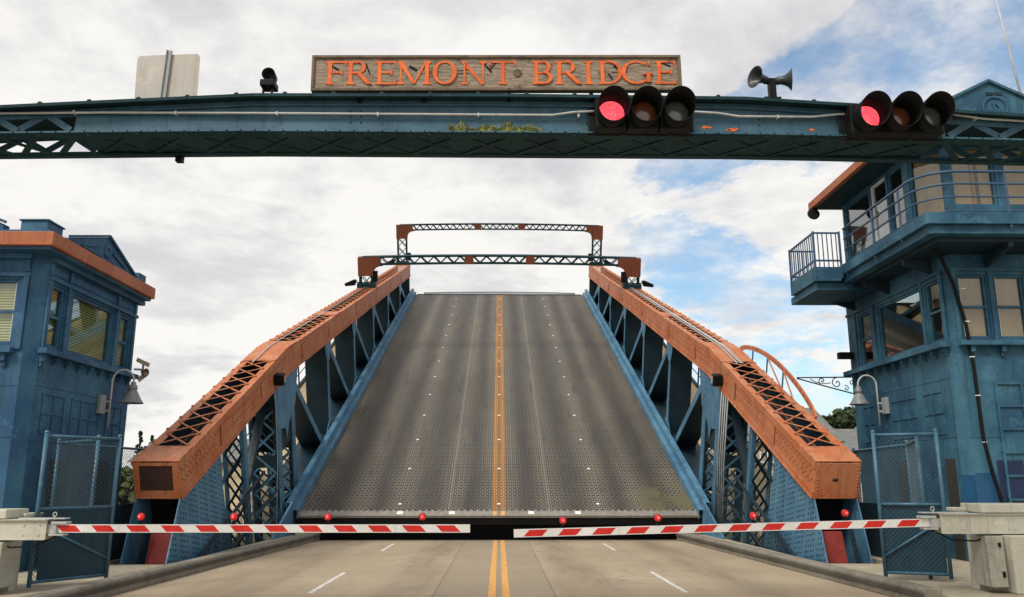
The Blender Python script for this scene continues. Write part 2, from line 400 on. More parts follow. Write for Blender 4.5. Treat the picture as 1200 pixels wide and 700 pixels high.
def simple_ground():
    t = NT('bank_ground'); n = t.noise(t.coord(), 0.08, 6)
    return t.fin(t.mix(t.rng(n, 0.4, 0.6), (0.06, 0.075, 0.035), (0.12, 0.11, 0.07)), 0.95)
GROUND = simple_ground()
def mk_water():
    t = NT('canal_water'); n = t.noise(t.coord((1, 2, 1)), 0.9, 5)
    t.bump(n, 0.3, 0.2); return t.fin((0.02, 0.045, 0.05), 0.12)
WATER = mk_water()

# ------------------------------------------------------------------ mesh helpers
class MB:
    def __init__(s): s.v = []; s.f = []; s.mi = []; s.ms = []; s.cur = 0; s.sm = []; s.smooth = False
    def mat(s, m):
        if m not in s.ms: s.ms.append(m)
        s.cur = s.ms.index(m); return s
    def add(s, vs, fs):
        b = len(s.v); s.v += [V(p) for p in vs]
        for f in fs: s.f.append([b+i for i in f]); s.mi.append(s.cur); s.sm.append(s.smooth)
        return s
    def hexa(s, p):   # 8 corners: 0-3 bottom ring, 4-7 top ring
        return s.add(p, [(0, 3, 2, 1), (4, 5, 6, 7), (0, 1, 5, 4), (1, 2, 6, 5), (2, 3, 7, 6), (3, 0, 4, 7)])
    def box(s, x0, x1, y0, y1, z0, z1):
        return s.hexa([(x0, y0, z0), (x1, y0, z0), (x1, y1, z0), (x0, y1, z0), (x0, y0, z1), (x1, y0, z1), (x1, y1, z1), (x0, y1, z1)])
    def bar(s, a, b, w, h, upv=(0, 0, 1), ext=0.0):
        """box bar from a to b: w across, h along upv"""
        a, b = V(a), V(b); d = (b-a).normalized(); a = a-d*ext; b = b+d*ext
        u = V(upv); x = d.cross(u)
        if x.length < 1e-4: x = d.cross(V((1, 0, 0)))
        x.normalize(); z = x.cross(d).normalized(); x = x*w/2; z = z*h/2
        return s.hexa([a-x-z, a+x-z, b+x-z, b-x-z, a-x+z, a+x+z, b+x+z, b-x+z])
    def tube(s, pts, r, n=8, caps=True):
        pts = [V(p) for p in pts]; rings = []; b = len(s.v)
        rr = r if isinstance(r, (list, tuple)) else [r]*len(pts)
        d0 = (pts[1]-pts[0]).normalized(); ref = V((0, 0, 1)) if abs(d0.z) < 0.9 else V((1, 0, 0))
        x = d0.cross(ref).normalized()
        for i, p in enumerate(pts):
            d = (pts[min(i+1, len(pts)-1)]-pts[max(i-1, 0)]).normalized()
            x = (x-d*x.dot(d)).normalized(); y = d.cross(x)
            for k in range(n):
                t = 2*math.pi*k/n; s.v.append(p+(x*math.cos(t)+y*math.sin(t))*rr[i])
        for i in range(len(pts)-1):
            for k in range(n):
                k2 = (k+1) % n; s.f.append([b+i*n+k, b+i*n+k2, b+(i+1)*n+k2, b+(i+1)*n+k]); s.mi.append(s.cur); s.sm.append(True)
        if caps:
            s.f.append([b+k for k in range(n)][::-1]); s.mi.append(s.cur); s.sm.append(False)
            s.f.append([b+(len(pts)-1)*n+k for k in range(n)]); s.mi.append(s.cur); s.sm.append(False)
        return s
    def prism(s, poly, ax, lo, hi):
        """poly: 2D points; ax 0/1/2 is the extrusion axis, the others in order"""
        def P3(p, t):
            q = [p[0], p[1]]; q.insert(ax, t); return q
        n = len(poly); vs = [P3(p, lo) for p in poly]+[P3(p, hi) for p in poly]
        fs = [tuple(range(n))[::-1], tuple(range(n, 2*n))]+[(i, (i+1) % n, n+(i+1) % n, n+i) for i in range(n)]
        return s.add(vs, fs)
    def dome(s, c, nrm, r, h=None, n=6):
        c, nz = V(c), V(nrm).normalized(); h = h or r*0.7
        x = nz.cross(V((0.3, 0.5, 0.8))).normalized(); y = nz.cross(x)
        vs = [c+(x*math.cos(6.2832*k/n)+y*math.sin(6.2832*k/n))*r for k in range(n)]
        vs += [c+(x*math.cos(6.2832*k/n)+y*math.sin(6.2832*k/n))*r*0.6+nz*h*0.8 for k in range(n)]+[c+nz*h]
        fs = [(k, (k+1) % n, n+(k+1) % n, n+k) for k in range(n)]+[(n+k, n+(k+1) % n, 2*n) for k in range(n)]
        return s.add(vs, fs)
    def lathe(s, c, axis, prof, n=20, caps=False):
        """prof: list of (distance along axis, radius)"""
        c, a = V(c), V(axis).normalized()
        x = a.cross(V((0, 0, 1)) if abs(a.z) < 0.9 else V((1, 0, 0))).normalized(); y = a.cross(x); b = len(s.v)
        for d, r in prof:
            for k in range(n):
                t = 2*math.pi*k/n; s.v.append(c+a*d+(x*math.cos(t)+y*math.sin(t))*r)
        for i in range(len(prof)-1):
            for k in range(n):
                k2 = (k+1) % n; s.f.append([b+i*n+k, b+i*n+k2, b+(i+1)*n+k2, b+(i+1)*n+k]); s.mi.append(s.cur); s.sm.append(True)
        if caps:
            s.f.append([b+k for k in range(n)]); s.mi.append(s.cur); s.sm.append(False)
            s.f.append([b+(len(prof)-1)*n+k for k in range(n)]); s.mi.append(s.cur); s.sm.append(False)
        return s
    def build(s, name, mat=None, parent=None, bevel=0.0, norm=True, origin=None):
        if mat is not None and not s.ms: s.ms = [mat]
        o0 = V(origin) if origin else (V(parent['_o']) if parent is not None and '_o' in parent else V((0, 0, 0)))
        me = bpy.data.meshes.new(name)
        me.from_pydata([tuple(p-o0) for p in s.v], [], s.f)
        for m in s.ms: me.materials.append(m)
        me.polygons.foreach_set('material_index', s.mi); me.polygons.foreach_set('use_smooth', s.sm)
        if norm:
            bm = bmesh.new(); bm.from_mesh(me); bmesh.ops.recalc_face_normals(bm, faces=bm.faces); bm.to_mesh(me); bm.free()
        ob = bpy.data.objects.new(name, me); COL.objects.link(ob)
        if parent is not None: ob.parent = parent; ob['_o'] = tuple(o0)
        elif origin: ob.location = o0
        if bevel:
            b = ob.modifiers.new('bevel', 'BEVEL'); b.width = bevel; b.segments = 2; b.limit_method = 'ANGLE'; b.angle_limit = R(40)
        return ob

def tag(o, label=None, cat=None, group=None, kind=None):
    if label: o['label'] = label
    if cat: o['category'] = cat
    if group: o['group'] = group
    if kind: o['kind'] = kind
    return o
def thing(name, label, cat, loc=(0, 0, 0), group=None):
    o = bpy.data.objects.new(name, None); o.empty_display_size = 0.2; COL.objects.link(o)
    o.location = loc; o['_o'] = tuple(loc)
    return tag(o, label, cat, group)

# ------------------------------------------------------------------ setting
# road slab up to the pit
m = MB().mat(ROAD); m.box(-6.2, 6.2, -30, 26.18, -0.9, 0.0)
tag(m.build('road'), kind='structure')
def kx(y):   # inner kerb line
    return 5.42+(26-y)*0.047 if y > 10 else 6.17+(10-y)*0.01
m = MB().mat(YEL)
for x0, x1 in ((-0.165, -0.045), (0.055, 0.175)):
    m.box(x0, x1, -30, 26.0, 0.0, 0.004)
tag(m.build('centre_line_marking'), kind='structure')
m = MB().mat(WHT)
for sx in (-1, 1):
    for y0, y1 in ((4.8, 7.2), (13.9, 17.0), (22.2, 24.6)):
        m.box(sx*2.99-0.04, sx*2.99+0.04, y0, y1, 0.0, 0.004)
tag(m.build('lane_dash_marking'), kind='structure')

def ribbon(mb, ys, f0, f1, z0, z1):
    for a, b in zip(ys[:-1], ys[1:]):
        mb.hexa([(f0(a), a, z0), (f1(a), a, z0), (f1(b), b, z0), (f0(b), b, z0), (f0(a), a, z1), (f1(a), a, z1), (f1(b), b, z1), (f0(b), b, z1)])
def loft(mb, ys, prof):
    """prof(y) -> list of (x,z); one closed shell along y"""
    n = len(prof(ys[0])); vs = []; fs = []
    for y in ys: vs += [(x, y, z) for x, z in prof(y)]
    for i in range(len(ys)-1):
        for k in range(n):
            k2 = (k+1) % n; fs.append((i*n+k, i*n+k2, (i+1)*n+k2, (i+1)*n+k))
    fs.append(tuple(range(n))); fs.append(tuple((len(ys)-1)*n+k for k in range(n)))
    mb.add(vs, fs)
for sx, y0 in ((-1, -30), (1, 12.35)):
    ys = [y for y in ([-30, -10, 0, 6, 9] if sx < 0 else [])]+[12.35, 13.5, 15, 17, 19, 21, 23, 25, 26.15]
    m = MB().mat(KERB)
    loft(m, ys, lambda y: [(sx*kx(y), 0.002), (sx*kx(y), 0.20), (sx*(kx(y)+0.02), 0.235), (sx*(kx(y)+0.26), 0.235), (sx*(kx(y)+0.26), 0.002)])
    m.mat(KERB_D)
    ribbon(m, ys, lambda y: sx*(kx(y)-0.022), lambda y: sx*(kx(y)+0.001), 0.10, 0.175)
    tag(m.build('kerb', bevel=0.012), kind='structure')
# sidewalks, with the slot the truss heels swing in
for sx in (-1, 1):
    m = MB().mat(SIDEC)
    A_ = lambda y: sx*(kx(y)+0.262)
    ribbon(m, [-30, 0, 9, 13, 17.0], A_, lambda y: sx*14.5, -0.9, 0.15)
    ribbon(m, [17.0, 20, 23, 26.16], A_, lambda y: sx*6.42, -0.9, 0.15)
    ribbon(m, [17.0, 26.16], lambda y: sx*7.85, lambda y: sx*14.5, -0.9, 0.15)
    tag(m.build('sidewalk'), kind='structure')
# pier under the approach and the machinery pit
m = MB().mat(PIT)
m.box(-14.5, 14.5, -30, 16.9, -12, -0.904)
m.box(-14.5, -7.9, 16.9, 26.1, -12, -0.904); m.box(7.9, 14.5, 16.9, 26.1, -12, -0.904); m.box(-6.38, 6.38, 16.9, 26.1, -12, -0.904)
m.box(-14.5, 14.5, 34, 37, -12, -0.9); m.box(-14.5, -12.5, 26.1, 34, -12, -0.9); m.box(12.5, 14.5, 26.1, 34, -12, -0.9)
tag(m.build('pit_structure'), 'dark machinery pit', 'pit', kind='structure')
m = MB().mat(GROUND)
m.add([(-3000, -60, -9.5), (3000, -60, -9.5), (3000, 5000, -9.5), (-3000, 5000, -9.5)], [(0, 1, 2, 3)])
tag(m.build('ground'), kind='structure')
m = MB().mat(WATER)
m.add([(-3000, 20, -9.4), (3000, 20, -9.4), (3000, 68, -9.4), (-3000, 68, -9.4)], [(0, 1, 2, 3)])
tag(m.build('canal_water'), kind='structure')
# far bank
m = MB().mat(GROUND)
nx, ny = 60, 14; vs = []; fs = []
for j in range(ny+1):
    for i in range(nx+1):
        x = -300+600*i/nx; y = 68+j*16
        h = -9.4 if j == 0 else -2.5+min(j, 8)*0.85+1.6*math.sin(x*0.021+1)+0.8*math.sin(x*0.06+j)
        vs.append((x, y, h))
for j in range(ny):
    for i in range(nx): a = j*(nx+1)+i; fs.append((a, a+1, a+nx+2, a+nx+1))
m.add(vs, fs); tag(m.build('far_bank_hill', norm=False), kind='structure')

# ------------------------------------------------------------------ bascule leaf
leaf = thing('bascule_leaf', 'raised drawbridge leaf with dark steel grating deck and orange and blue side trusses', 'drawbridge leaf', (0, 26.3, 0.7))
leaf['_o'] = (0, 0, 0); leaf.rotation_euler = (R(23.4), 0, 0)
U1 = 36.5
def chord_v(u): return 4.9+(u-1.5)*(-2.7/34.5) if u > 1.5 else 4.9+(u-1.5)*(0.12/9)
# deck
m = MB().mat(GRATE); m.box(-6.14, 6.14, 0.32, U1, -0.14, 0.0)
deck = m.build('deck', parent=leaf)
m = MB().mat(LIGHTSTEEL); m.box(-6.2, 6.2, 0.0, 0.318, -0.06, 0.012); m.mat(PIT); m.box(-6.2, 6.2, 0.02, 0.318, -0.3, -0.062); m.mat(LIGHTSTEEL)
for k in range(62):
    m.box(-6.1+k*0.2, -6.02+k*0.2, 0.318, 0.42, -0.01, 0.010)
m.build('end_plate', parent=deck)
m = MB().mat(YEL)
for sx in (-1, 1): m.box(sx*0.125-0.06, sx*0.125+0.06, 0.01, 0.31, 0.0125, 0.0165)
m.build('lane_marking', parent=deck)
for x in (-3.05, -1.45, 1.0, 2.45):
    m = MB().mat(WHITE); m.box(x-0.09, x+0.09, 0.10, 0.30, 0.0125, 0.02); m.build('reflector_strip', parent=deck)
first = None
for x in (-3.12, 0, 3.14):
    for k in range(13):
        u = 0.84+k*2.85 if k else 0.84
        if first is None:
            first = MB().mat(WHITE).box(-0.05, 0.05, -0.05, 0.05, 0.001, 0.022).build('reflector', parent=deck, bevel=0.01)
            c = first
        else:
            c = first.copy(); COL.objects.link(c); c.parent = deck
        c.location = (x, u, 0)
# steel side kerbs: sloped blue flashing with top flange
for sx in (-1, 1):
    m = MB().mat(BLUE)
    for (a, b, c_, d) in ((6.145, -0.12, 6.17, 0.20), (6.17, 0.185, 6.30, 0.205), (6.30, 0.20, 6.325, 0.44), (6.325, 0.42, 6.46, 0.445), (6.46, -0.3, 6.485, 0.445)):
        m.box(min(sx*a, sx*c_), max(sx*a, sx*c_), 0.0, U1+0.1, min(b, d), max(b, d))
    for k in range(24): m.box(min(sx*6.326, sx*6.455), max(sx*6.326, sx*6.455), 1+k*1.5, 1.02+k*1.5, 0.2, 0.418)
    m.build('side_kerb', parent=leaf, bevel=0.006)
# dark underside: floor beams, stringers, counterweight
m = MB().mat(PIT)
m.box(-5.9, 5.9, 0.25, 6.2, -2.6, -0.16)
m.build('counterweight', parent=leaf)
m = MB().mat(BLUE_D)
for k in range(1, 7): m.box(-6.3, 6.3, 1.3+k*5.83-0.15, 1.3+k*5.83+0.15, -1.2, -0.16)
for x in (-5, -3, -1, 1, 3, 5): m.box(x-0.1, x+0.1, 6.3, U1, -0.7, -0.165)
m.build('floor_beams', parent=leaf)
# tip teeth
m = MB().mat(BLUE_D)
def tipz(x): return 0.07+0.08*(1-(x/5.6)**2)
for i in range(60):
    a = -5.6+11.2*i/60; b = a+11.2/60
    za, zb = tipz(a), tipz(b); mid = (a+b)/2
    m.bar((a, U1+0.3, 0.0), (mid, U1+0.3, (za+zb)/2), 0.03, 0.04); m.bar((mid, U1+0.3, (za+zb)/2), (b, U1+0.3, 0.0), 0.03, 0.04)
    m.bar((a, U1+0.3, za+0.02), (b, U1+0.3, zb+0.02), 0.05, 0.04, ext=0.005)
m.box(-6.1, 6.1, U1+0.26, U1+0.34, -0.25, 0.0)
m.build('tip_rack', parent=leaf)
# sidewalks carried outside the trusses
for sx in (-1, 1):
    m = MB().mat(PLANK); m.box(min(sx*7.62, sx*9.2), max(sx*7.62, sx*9.2), -1.5, U1, -0.12, 0.0)
    sw = m.build('sidewalk_deck', parent=leaf)
    m = MB().mat(BLUE_D); m.box(min(sx*9.2, sx*9.3), max(sx*9.2, sx*9.3), -1.5, U1, -0.35, 0.14)
    for k in range(19): m.box(sx*9.25-0.03, sx*9.25+0.03, -1.4+k*2.1, -1.34+k*2.1, 0.14, 1.1)
    m.box(sx*9.25-0.03, sx*9.25+0.03, -1.5, U1, 1.1, 1.16)
    m.box(sx*9.25-0.015, sx*9.25+0.015, -1.5, U1, 0.6, 0.63)
    m.build('railing', parent=sw)

def lace(mb, p, a, b, c, d, n, w=0.055, t=0.018, cross=True, nrm=(0, 0, 1), single=False):
    """X lacing between edge a->b and edge c->d; n panels"""
    a, b, c, d = map(V, (a, b, c, d))
    nv = V(nrm)*t*1.15
    for i in range(n):
        p0, p1 = a.lerp(b, i/n), a.lerp(b, (i+1)/n); q0, q1 = c.lerp(d, i/n), c.lerp(d, (i+1)/n)
        if single:
            if i % 2 == 0: mb.bar(p0, q1, w, t, nrm)
            else: mb.bar(q0, p1, w, t, nrm)
        else:
            mb.bar(p0, q1, w, t, nrm)
            if cross: mb.bar(q0+nv, p1+nv, w, t, nrm)

for sx in (-1, 1):
    side = 'left' if sx < 0 else 'right'
    XI, XO = 6.60, 7.53
    def bx(mb, x0, x1, *r): mb.box(min(sx*x0, sx*x1), max(sx*x0, sx*x1), *r)
    tr = MB().mat(BLUE_D)
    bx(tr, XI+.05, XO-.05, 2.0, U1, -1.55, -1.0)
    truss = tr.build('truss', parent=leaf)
    truss['label'] = f'{side} side truss with orange top chord'
    # --- top chord
    m = MB().mat(ORANGE)
    knots = [-7.5, -3.0, 1.5, 13, 25, U1+.4]
    for a, b in zip(knots[:-1], knots[1:]):
        va, vb = chord_v(a), chord_v(b)
        for x0, x1 in ((XI, XI+.05), (XO-.05, XO)):
            m.hexa([(sx*x0, a, va-.78), (sx*x1, a, va-.78), (sx*x1, b, vb-.78), (sx*x0, b, vb-.78), (sx*x0, a, va), (sx*x1, a, va), (sx*x1, b, vb), (sx*x0, b, vb)])
        # flange angles on top, proud strips and bottom flanges on the webs
        for x0, x1, dz0, dz1 in ((XI-.02, XI+.17, .004, .024), (XO-.17, XO+.02, .004, .024), (XI-.018, XI-.002, -.14, -.004), (XI-.05, XI-.004, -.80, -.776), (XI-.018, XI-.002, -.77, -.64), (XO+.002, XO+.05, -.80, -.776)):
            m.hexa([(sx*x0, a, va+dz0), (sx*x1, a, va+dz0), (sx*x1, b, vb+dz0), (sx*x0, b, vb+dz0), (sx*x0, a, va+dz1), (sx*x1, a, va+dz1), (sx*x1, b, vb+dz1), (sx*x0, b, vb+dz1)])
        if a >= 1.5:
            for dz in (-.30, -.46):
                m.hexa([(sx*(XI-.014), a, va+dz), (sx*(XI-.002), a, va+dz), (sx*(XI-.002), b, vb+dz), (sx*(XI-.014), b, vb+dz), (sx*(XI-.014), a, va+dz+.10), (sx*(XI-.002), a, va+dz+.10), (sx*(XI-.002), b, vb+dz+.10), (sx*(XI-.014), b, vb+dz+.10)])
    # splice plates
    for u in (-4.6, -1.2, 3.6, 8.0, 14.2, 20.2, 26, 31.5):
        v = chord_v(u); bx(m, XI-.032, XI-.016, u-.35, u+.35, v-.63, v-.16)
    # cover plates
    for a, b in ((-7.52, -6.7), (-.05, 1.5), (1.5, 2.6), (9.0, 10.1), (U1-.6, U1+.4)):
        va, vb = chord_v(a)+.028, chord_v(b)+.028
        m.hexa([(sx*(XI-.015), a, va), (sx*(XO+.015), a, va), (sx*(XO+.015), b, vb), (sx*(XI-.015), b, vb), (sx*(XI-.015), a, va+.02), (sx*(XO+.015), a, va+.02), (sx*(XO+.015), b, vb+.02), (sx*(XI-.015), b, vb+.02)])
    # end face
    v = chord_v(-7.5); f = v-.78
    if sx > 0:
        bx(m, XI+.001, XO-.001, -7.535, -7.502, f, v)
    else:
        bx(m, XI+.001, XO-.001, -7.535, -7.502, f, f+.17); bx(m, XI+.001, XO-.001, -7.535, -7.502, v-.06, v)
        bx(m, XI+.001, XI+.12, -7.535, -7.502, f+.172, v-.062); bx(m, XO-.12, XO-.001, -7.535, -7.502, f+.172, v-.062)
    for x in (XI+.05, XO-.05):
        for k in range(10): m.dome((sx*x, -7.536, f+.05+k*.075), (0, -1, 0), .017, .014)
    # outer edge bolts along the top
    for k in range(56):
        u = -7.2+k*.78; m.dome((sx*(XO+.0), u, chord_v(u)+.022), (0, 0, 1), .05, .045)
    chord = m.build('top_chord', parent=truss)
    # floor of the chord, seen dark blue through the lacing
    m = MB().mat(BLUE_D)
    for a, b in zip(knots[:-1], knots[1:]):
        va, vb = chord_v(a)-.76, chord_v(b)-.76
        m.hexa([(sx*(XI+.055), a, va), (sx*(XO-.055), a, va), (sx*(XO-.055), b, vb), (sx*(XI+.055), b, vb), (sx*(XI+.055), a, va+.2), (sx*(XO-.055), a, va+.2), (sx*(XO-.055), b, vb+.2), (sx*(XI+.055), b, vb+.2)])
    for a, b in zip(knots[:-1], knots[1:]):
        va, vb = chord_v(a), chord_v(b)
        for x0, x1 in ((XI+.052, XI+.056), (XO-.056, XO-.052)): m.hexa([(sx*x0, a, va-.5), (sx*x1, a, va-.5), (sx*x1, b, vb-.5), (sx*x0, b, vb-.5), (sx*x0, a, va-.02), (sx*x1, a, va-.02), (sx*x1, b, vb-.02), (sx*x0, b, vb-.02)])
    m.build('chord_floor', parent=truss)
    m = MB().mat(BLUE_D); bx(m, 6.49, 7.61, 2.2, U1, -.16, -.02)
    for k in range(18): bx(m, 6.5, 6.58, 2.4+k*1.9, 2.5+k*1.9, -.019, .3)
    m.build('gutter_plate', parent=truss)
    # rivets on the heel web
    m = MB().mat(RIVET_O)
    random.seed(3)
    for k in range(86):
        u = -7.35+k*.10
        for j, dv in enumerate((.20, .27, .42, .49, .70)):
            if (k+j) % 2 == 0 or dv in (.70,):
                m.dome((sx*(XI-.002), u, chord_v(u)-dv), (-sx, 0, 0), .021, .016)
    for k in range(130):
        u = 1.4+k*.27
        for dv in (.05, .70): m.dome((sx*(XI-.018), u, chord_v(u)-dv), (-sx, 0, 0), .019, .016)
    m.build('rivets', parent=truss)
    # top lacing
    m = MB().mat(ORANGE)
    def top_l(a, b, n, **k):
        lace(m, None, (sx*(XI+.1), a, chord_v(a)+.036), (sx*(XI+.1), b, chord_v(b)+.036), (sx*(XO-.1), a, chord_v(a)+.036), (sx*(XO-.1), b, chord_v(b)+.036), n, .045, .014, **k)
    for sec in ((-6.65, -.1, 9), (2.7, 8.9, 8), (10.2, 19.5, 12), (19.5, U1-.7, 22)):
        m = MB().mat(ORANGE); top_l(*sec); m.build('top_lacing', parent=truss)
    if sx < 0:
        MB().mat(RUST).box(-XO+.122, -XI-.122, -7.515, -7.49, f+.172, v-.062).build('access_cover', parent=truss)
    else:
        m = MB().mat(RUST); m.lathe((sx*7.02, -7.536, f+.42), (0, -1, 0), [(0, 0.07), (.004, 0.07), (.004, 0.0)], 16)
        for i_ in range(len(m.v)): m.v[i_].z = f+.42+(m.v[i_].z-f-.42)*.55
        m.build('drain_hole', parent=truss)
    # wiring along the top
    m = MB().mat(GALV)
    for j, x in enumerate((6.95, 7.03, 7.11) if sx > 0 else (7.15,)):
        m.tube([(sx*x, u, chord_v(u)+.085+.02*(j % 2)) for u in (-0.4, 1.5, 5, 10, 15, 20)], .018, 6)
    m.build('conduit', parent=truss)
    # --- verticals and diagonals
    us = [7.35, 13.15, 18.95, 24.7, 30.5]
    for i, u in enumerate(us+[U1-.1]):
        top = chord_v(u)-.78
        m = MB().mat(BLUE)
        m.mat(BLUE_D); bx(m, XI+.03, XO-.06, u-.12, u+.10, -1.0, top)       # web plate across the truss, near-face shade put into its blue
        m.mat(BLUE); bx(m, XI+.005, XI+.028, u-.13, u+.15, 0.1, top)
        m.build('vertical_post', parent=truss)
        if i < 5:
            m = MB().mat(BLUE)                                               # gusset plates
            g = [(u-.45, top), (u+.62, top), (u+.50, top-.35), (u+.24, top-.75), (u-.18, top-.75), (u-.42, top-.3)]
            m.prism([(a, b) for a, b in g], 0, min(sx*(XI-.012), sx*(XI+.004)), max(sx*(XI-.012), sx*(XI+.004)))
            m.build('gusset', parent=truss); m = MB().mat(BLUE)
            g = [(u-.75, 0.05), (u-.75, .25), (u-.3, .55), (u+.3, .55), (u+.5, .05)]
            m.prism(g, 0, min(sx*(XI-.012), sx*(XI+.004)), max(sx*(XI-.012), sx*(XI+.004)))
            for q in range(5):
                for z in range(5): m.dome((sx*(XI-.012), u-.3+q*.17, top-.08-z*.12), (-sx, 0, 0), .018, .014)
            m.build('gusset', parent=truss)
    pts = [(1.55, chord_v(1.55)-.9)]+[(u, chord_v(u)-.9) for u in us]
    ends = us+[U1-.1]
    for (u, v), e in zip(pts, ends):
        m = MB().mat(BLUE)
        a, b = V((0, u+.15, v)), V((0, e-.1, -1.15))
        for x0, x1, w_ in ((XI+.0, XI+.026, .24), (XI+.03, XO-.10, .16)):
            m.mat(BLUE if x0 < XI+.01 else BLUE_D); xm = sx*(x0+x1)/2; m.bar((xm, a.y, a.z), (xm, b.y, b.z), w_, x1-x0, (1, 0, 0))
        m.build('diagonal', parent=truss)
    # --- heel posts under the knuckle
    for (c0, wd) in ((0.12, .40), (1.78, .40)):
        m = MB().mat(BLUE)
        top = chord_v(c0)-.78
        for x0, x1 in ((XI, XI+.03), (XO-.09, XO-.06)): bx(m, x0, x1, c0-wd/2, c0+wd/2, -1.3, top)
        m.mat(BLUE_D)
        for x0, x1 in ((XI+.031, XI+.15), (XO-.21, XO-.092)):
            bx(m, x0, x1, c0-wd/2, c0-wd/2+.02, -1.3, top); bx(m, x0, x1, c0+wd/2-.02, c0+wd/2, -1.3, top)
        bx(m, XI+.032, XO-.092, c0-wd/2-.012, c0-wd/2-.002, top-.7, top); bx(m, XI+.032, XO-.092, c0-wd/2-.012, c0-wd/2-.002, 1.6, 2.0)
        for z in range(34):
            for dy in (-.14, .14): m.dome((sx*XI, c0+dy, .4+z*.11), (-sx, 0, 0), .017, .013)
        p = m.build('heel_post', parent=truss)
        m = MB().mat(BLUE)
        for yy in (c0-wd/2-.02, c0+wd/2+.004):
            lace(m, None, (sx*(XI+.1), yy, -1.2), (sx*(XI+.1), yy, top-.7), (sx*(XO-.15), yy, -1.2), (sx*(XO-.15), yy, top-.7), 7, .06, .014, nrm=(0, 1, 0))
        m.build('post_lacing', parent=p)
    m = MB().mat(BLUE)
    t0 = chord_v(1)-.78
    g = [(-.35, t0), (2.6, t0), (2.45, t0-.35), (2.05, t0-1.2), (1.15, t0-1.55), (.95, t0-1.95), (.75, t0-1.55), (-.1, t0-1.3)]
    m.prism(g, 0, min(sx*(XI-.014), sx*(XI-.001)), max(sx*(XI-.014), sx*(XI-.001)))
    for q in range(12):
        for z in range(10):
            uu, vv = -.15+q*.19+.05*(z % 2), t0-.08-z*.12
            if vv > t0-.35 or (0 < uu < 2.0): m.dome((sx*(XI-.014), uu, vv), (-sx, 0, 0), .02, .016)
    m.build('knuckle_gusset', parent=truss)
    # cross bracing behind the heel posts (dark)
    m = MB().mat(BLUE_D)
    bx(m, XI+.04, XO-.1, .37, 1.5, t0-2.2, t0-.02)
    m.bar((sx*7.0, -2.4, 1.6), (sx*7.0, .2, t0-.3), .2, .2)
    m.build('inner_brace', parent=truss)
    # --- laced column in front of them
    m = MB().mat(BLUE)
    c0 = -2.75; top = chord_v(c0)-.78
    for x0, x1 in ((6.72, 6.75), (7.27, 7.30)): bx(m, x0, x1, c0-.14, c0+.14, -.6, top)
    for x0, x1 in ((6.751, 6.83), (7.19, 7.269)):
        bx(m, x0, x1, c0-.16, c0-.142, -.6, top)
    bx(m, 6.752, 7.268, c0-.178, c0-.163, top-.25, top)
    p = m.build('laced_column', parent=truss)
    m = MB().mat(BLUE_D)
    lace(m, None, (sx*6.79, c0-.18, -.5), (sx*6.79, c0-.18, top-.2), (sx*7.23, c0-.18, -.5), (sx*7.23, c0-.18, top-.2), 6, .06, .014, nrm=(0, 1, 0))
    lace(m, None, (sx*6.79, c0+.15, -.5), (sx*6.79, c0+.15, top-.2), (sx*7.23, c0+.15, -.5), (sx*7.23, c0+.15, top-.2), 6, .05, .014, nrm=(0, 1, 0))
    m.build('post_lacing', parent=p)
    # --- riveted heel plates
    poly = [(-7.50, 4.03), (-5.0, 4.06), (-5.0, 3.3), (-4.9, 2.6), (-4.72, 1.9), (-4.62, 1.2), (-4.85, .7), (-8.95, 2.5)]
    for xx, nm in ((XI+.0, 'heel_plate'), (XO-.03, 'heel_plate')):
        m = MB().mat(BLUE); m.prism(poly, 0, min(sx*xx, sx*(xx+.028)), max(sx*xx, sx*(xx+.028)))
        hp = m.build(nm, parent=truss)
        if xx < 7:
            m = MB().mat(BLUE_D)
            import itertools
            def inside(a, b):
                r = False; n = len(poly)
                for i_ in range(n):
                    (x1, y1), (x2, y2) = poly[i_], poly[(i_+1) % n]
                    if (y1 > b) != (y2 > b) and a < (x2-x1)*(b-y1)/(y2-y1)+x1: r = not r
                return r
            for q in range(30):
                for z in range(30):
                    ang = q*.09; uu = -4.95-.0-q*.125; vv = .9+z*.125+(.06 if q % 2 else 0)+.04*q*.3
                    if (q % 5 == 3): continue
                    if inside(uu, vv) and inside(uu-.06, vv-.03) and inside(uu+.06, vv): m.dome((sx*(XI-.0), uu, vv), (-sx, 0, 0), .026, .014)
            m.build('rivets', parent=truss)
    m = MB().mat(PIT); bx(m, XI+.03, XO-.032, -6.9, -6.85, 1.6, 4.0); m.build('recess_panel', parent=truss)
    m = MB().mat(REDP)
    m.hexa([(sx*(XI+.04), -8.45, 2.3), (sx*(XI+.62), -8.45, 2.3), (sx*(XI+.62), -8.40, 2.33), (sx*(XI+.04), -8.40, 2.33), (sx*(XI+.04), -7.75, 3.35), (sx*(XI+.56), -7.75, 3.35), (sx*(XI+.56), -7.70, 3.35), (sx*(XI+.04), -7.70, 3.35)])
    m.build('red_end_panel', parent=truss)
    m = MB().mat(BLUE_D)
    m.bar((sx*(XI+.62), -7.95, 3.6), (sx*(XI+.80), -8.5, 2.45), .09, .03, (0, 1, 0.3))
    for k in range(12):
        t_ = k/11; m.dome((sx*(XI+.62+.18*t_), -7.97-.55*t_, 3.6-1.15*t_), (0, -1, -.3), .02, .02)
    m.build('rivet_strip', parent=truss)
    # --- skirt plate, fender plate beside the kerb end
    def wl(x, y, z):  # world -> leaf local
        d, h = y-26.3, z-.7; c_, s_ = math.cos(R(23.4)), math.sin(R(23.4)); return (x, d*c_+h*s_, -d*s_+h*c_)
    m = MB().mat(BLUE)
    P4 = [wl(sx*6.28, 26.2, 1.14), wl(sx*6.28, 26.9, .95), wl(sx*6.28, 26.6, -.1), wl(sx*6.28, 23.6, -.1), wl(sx*6.28, 24.0, .15)]
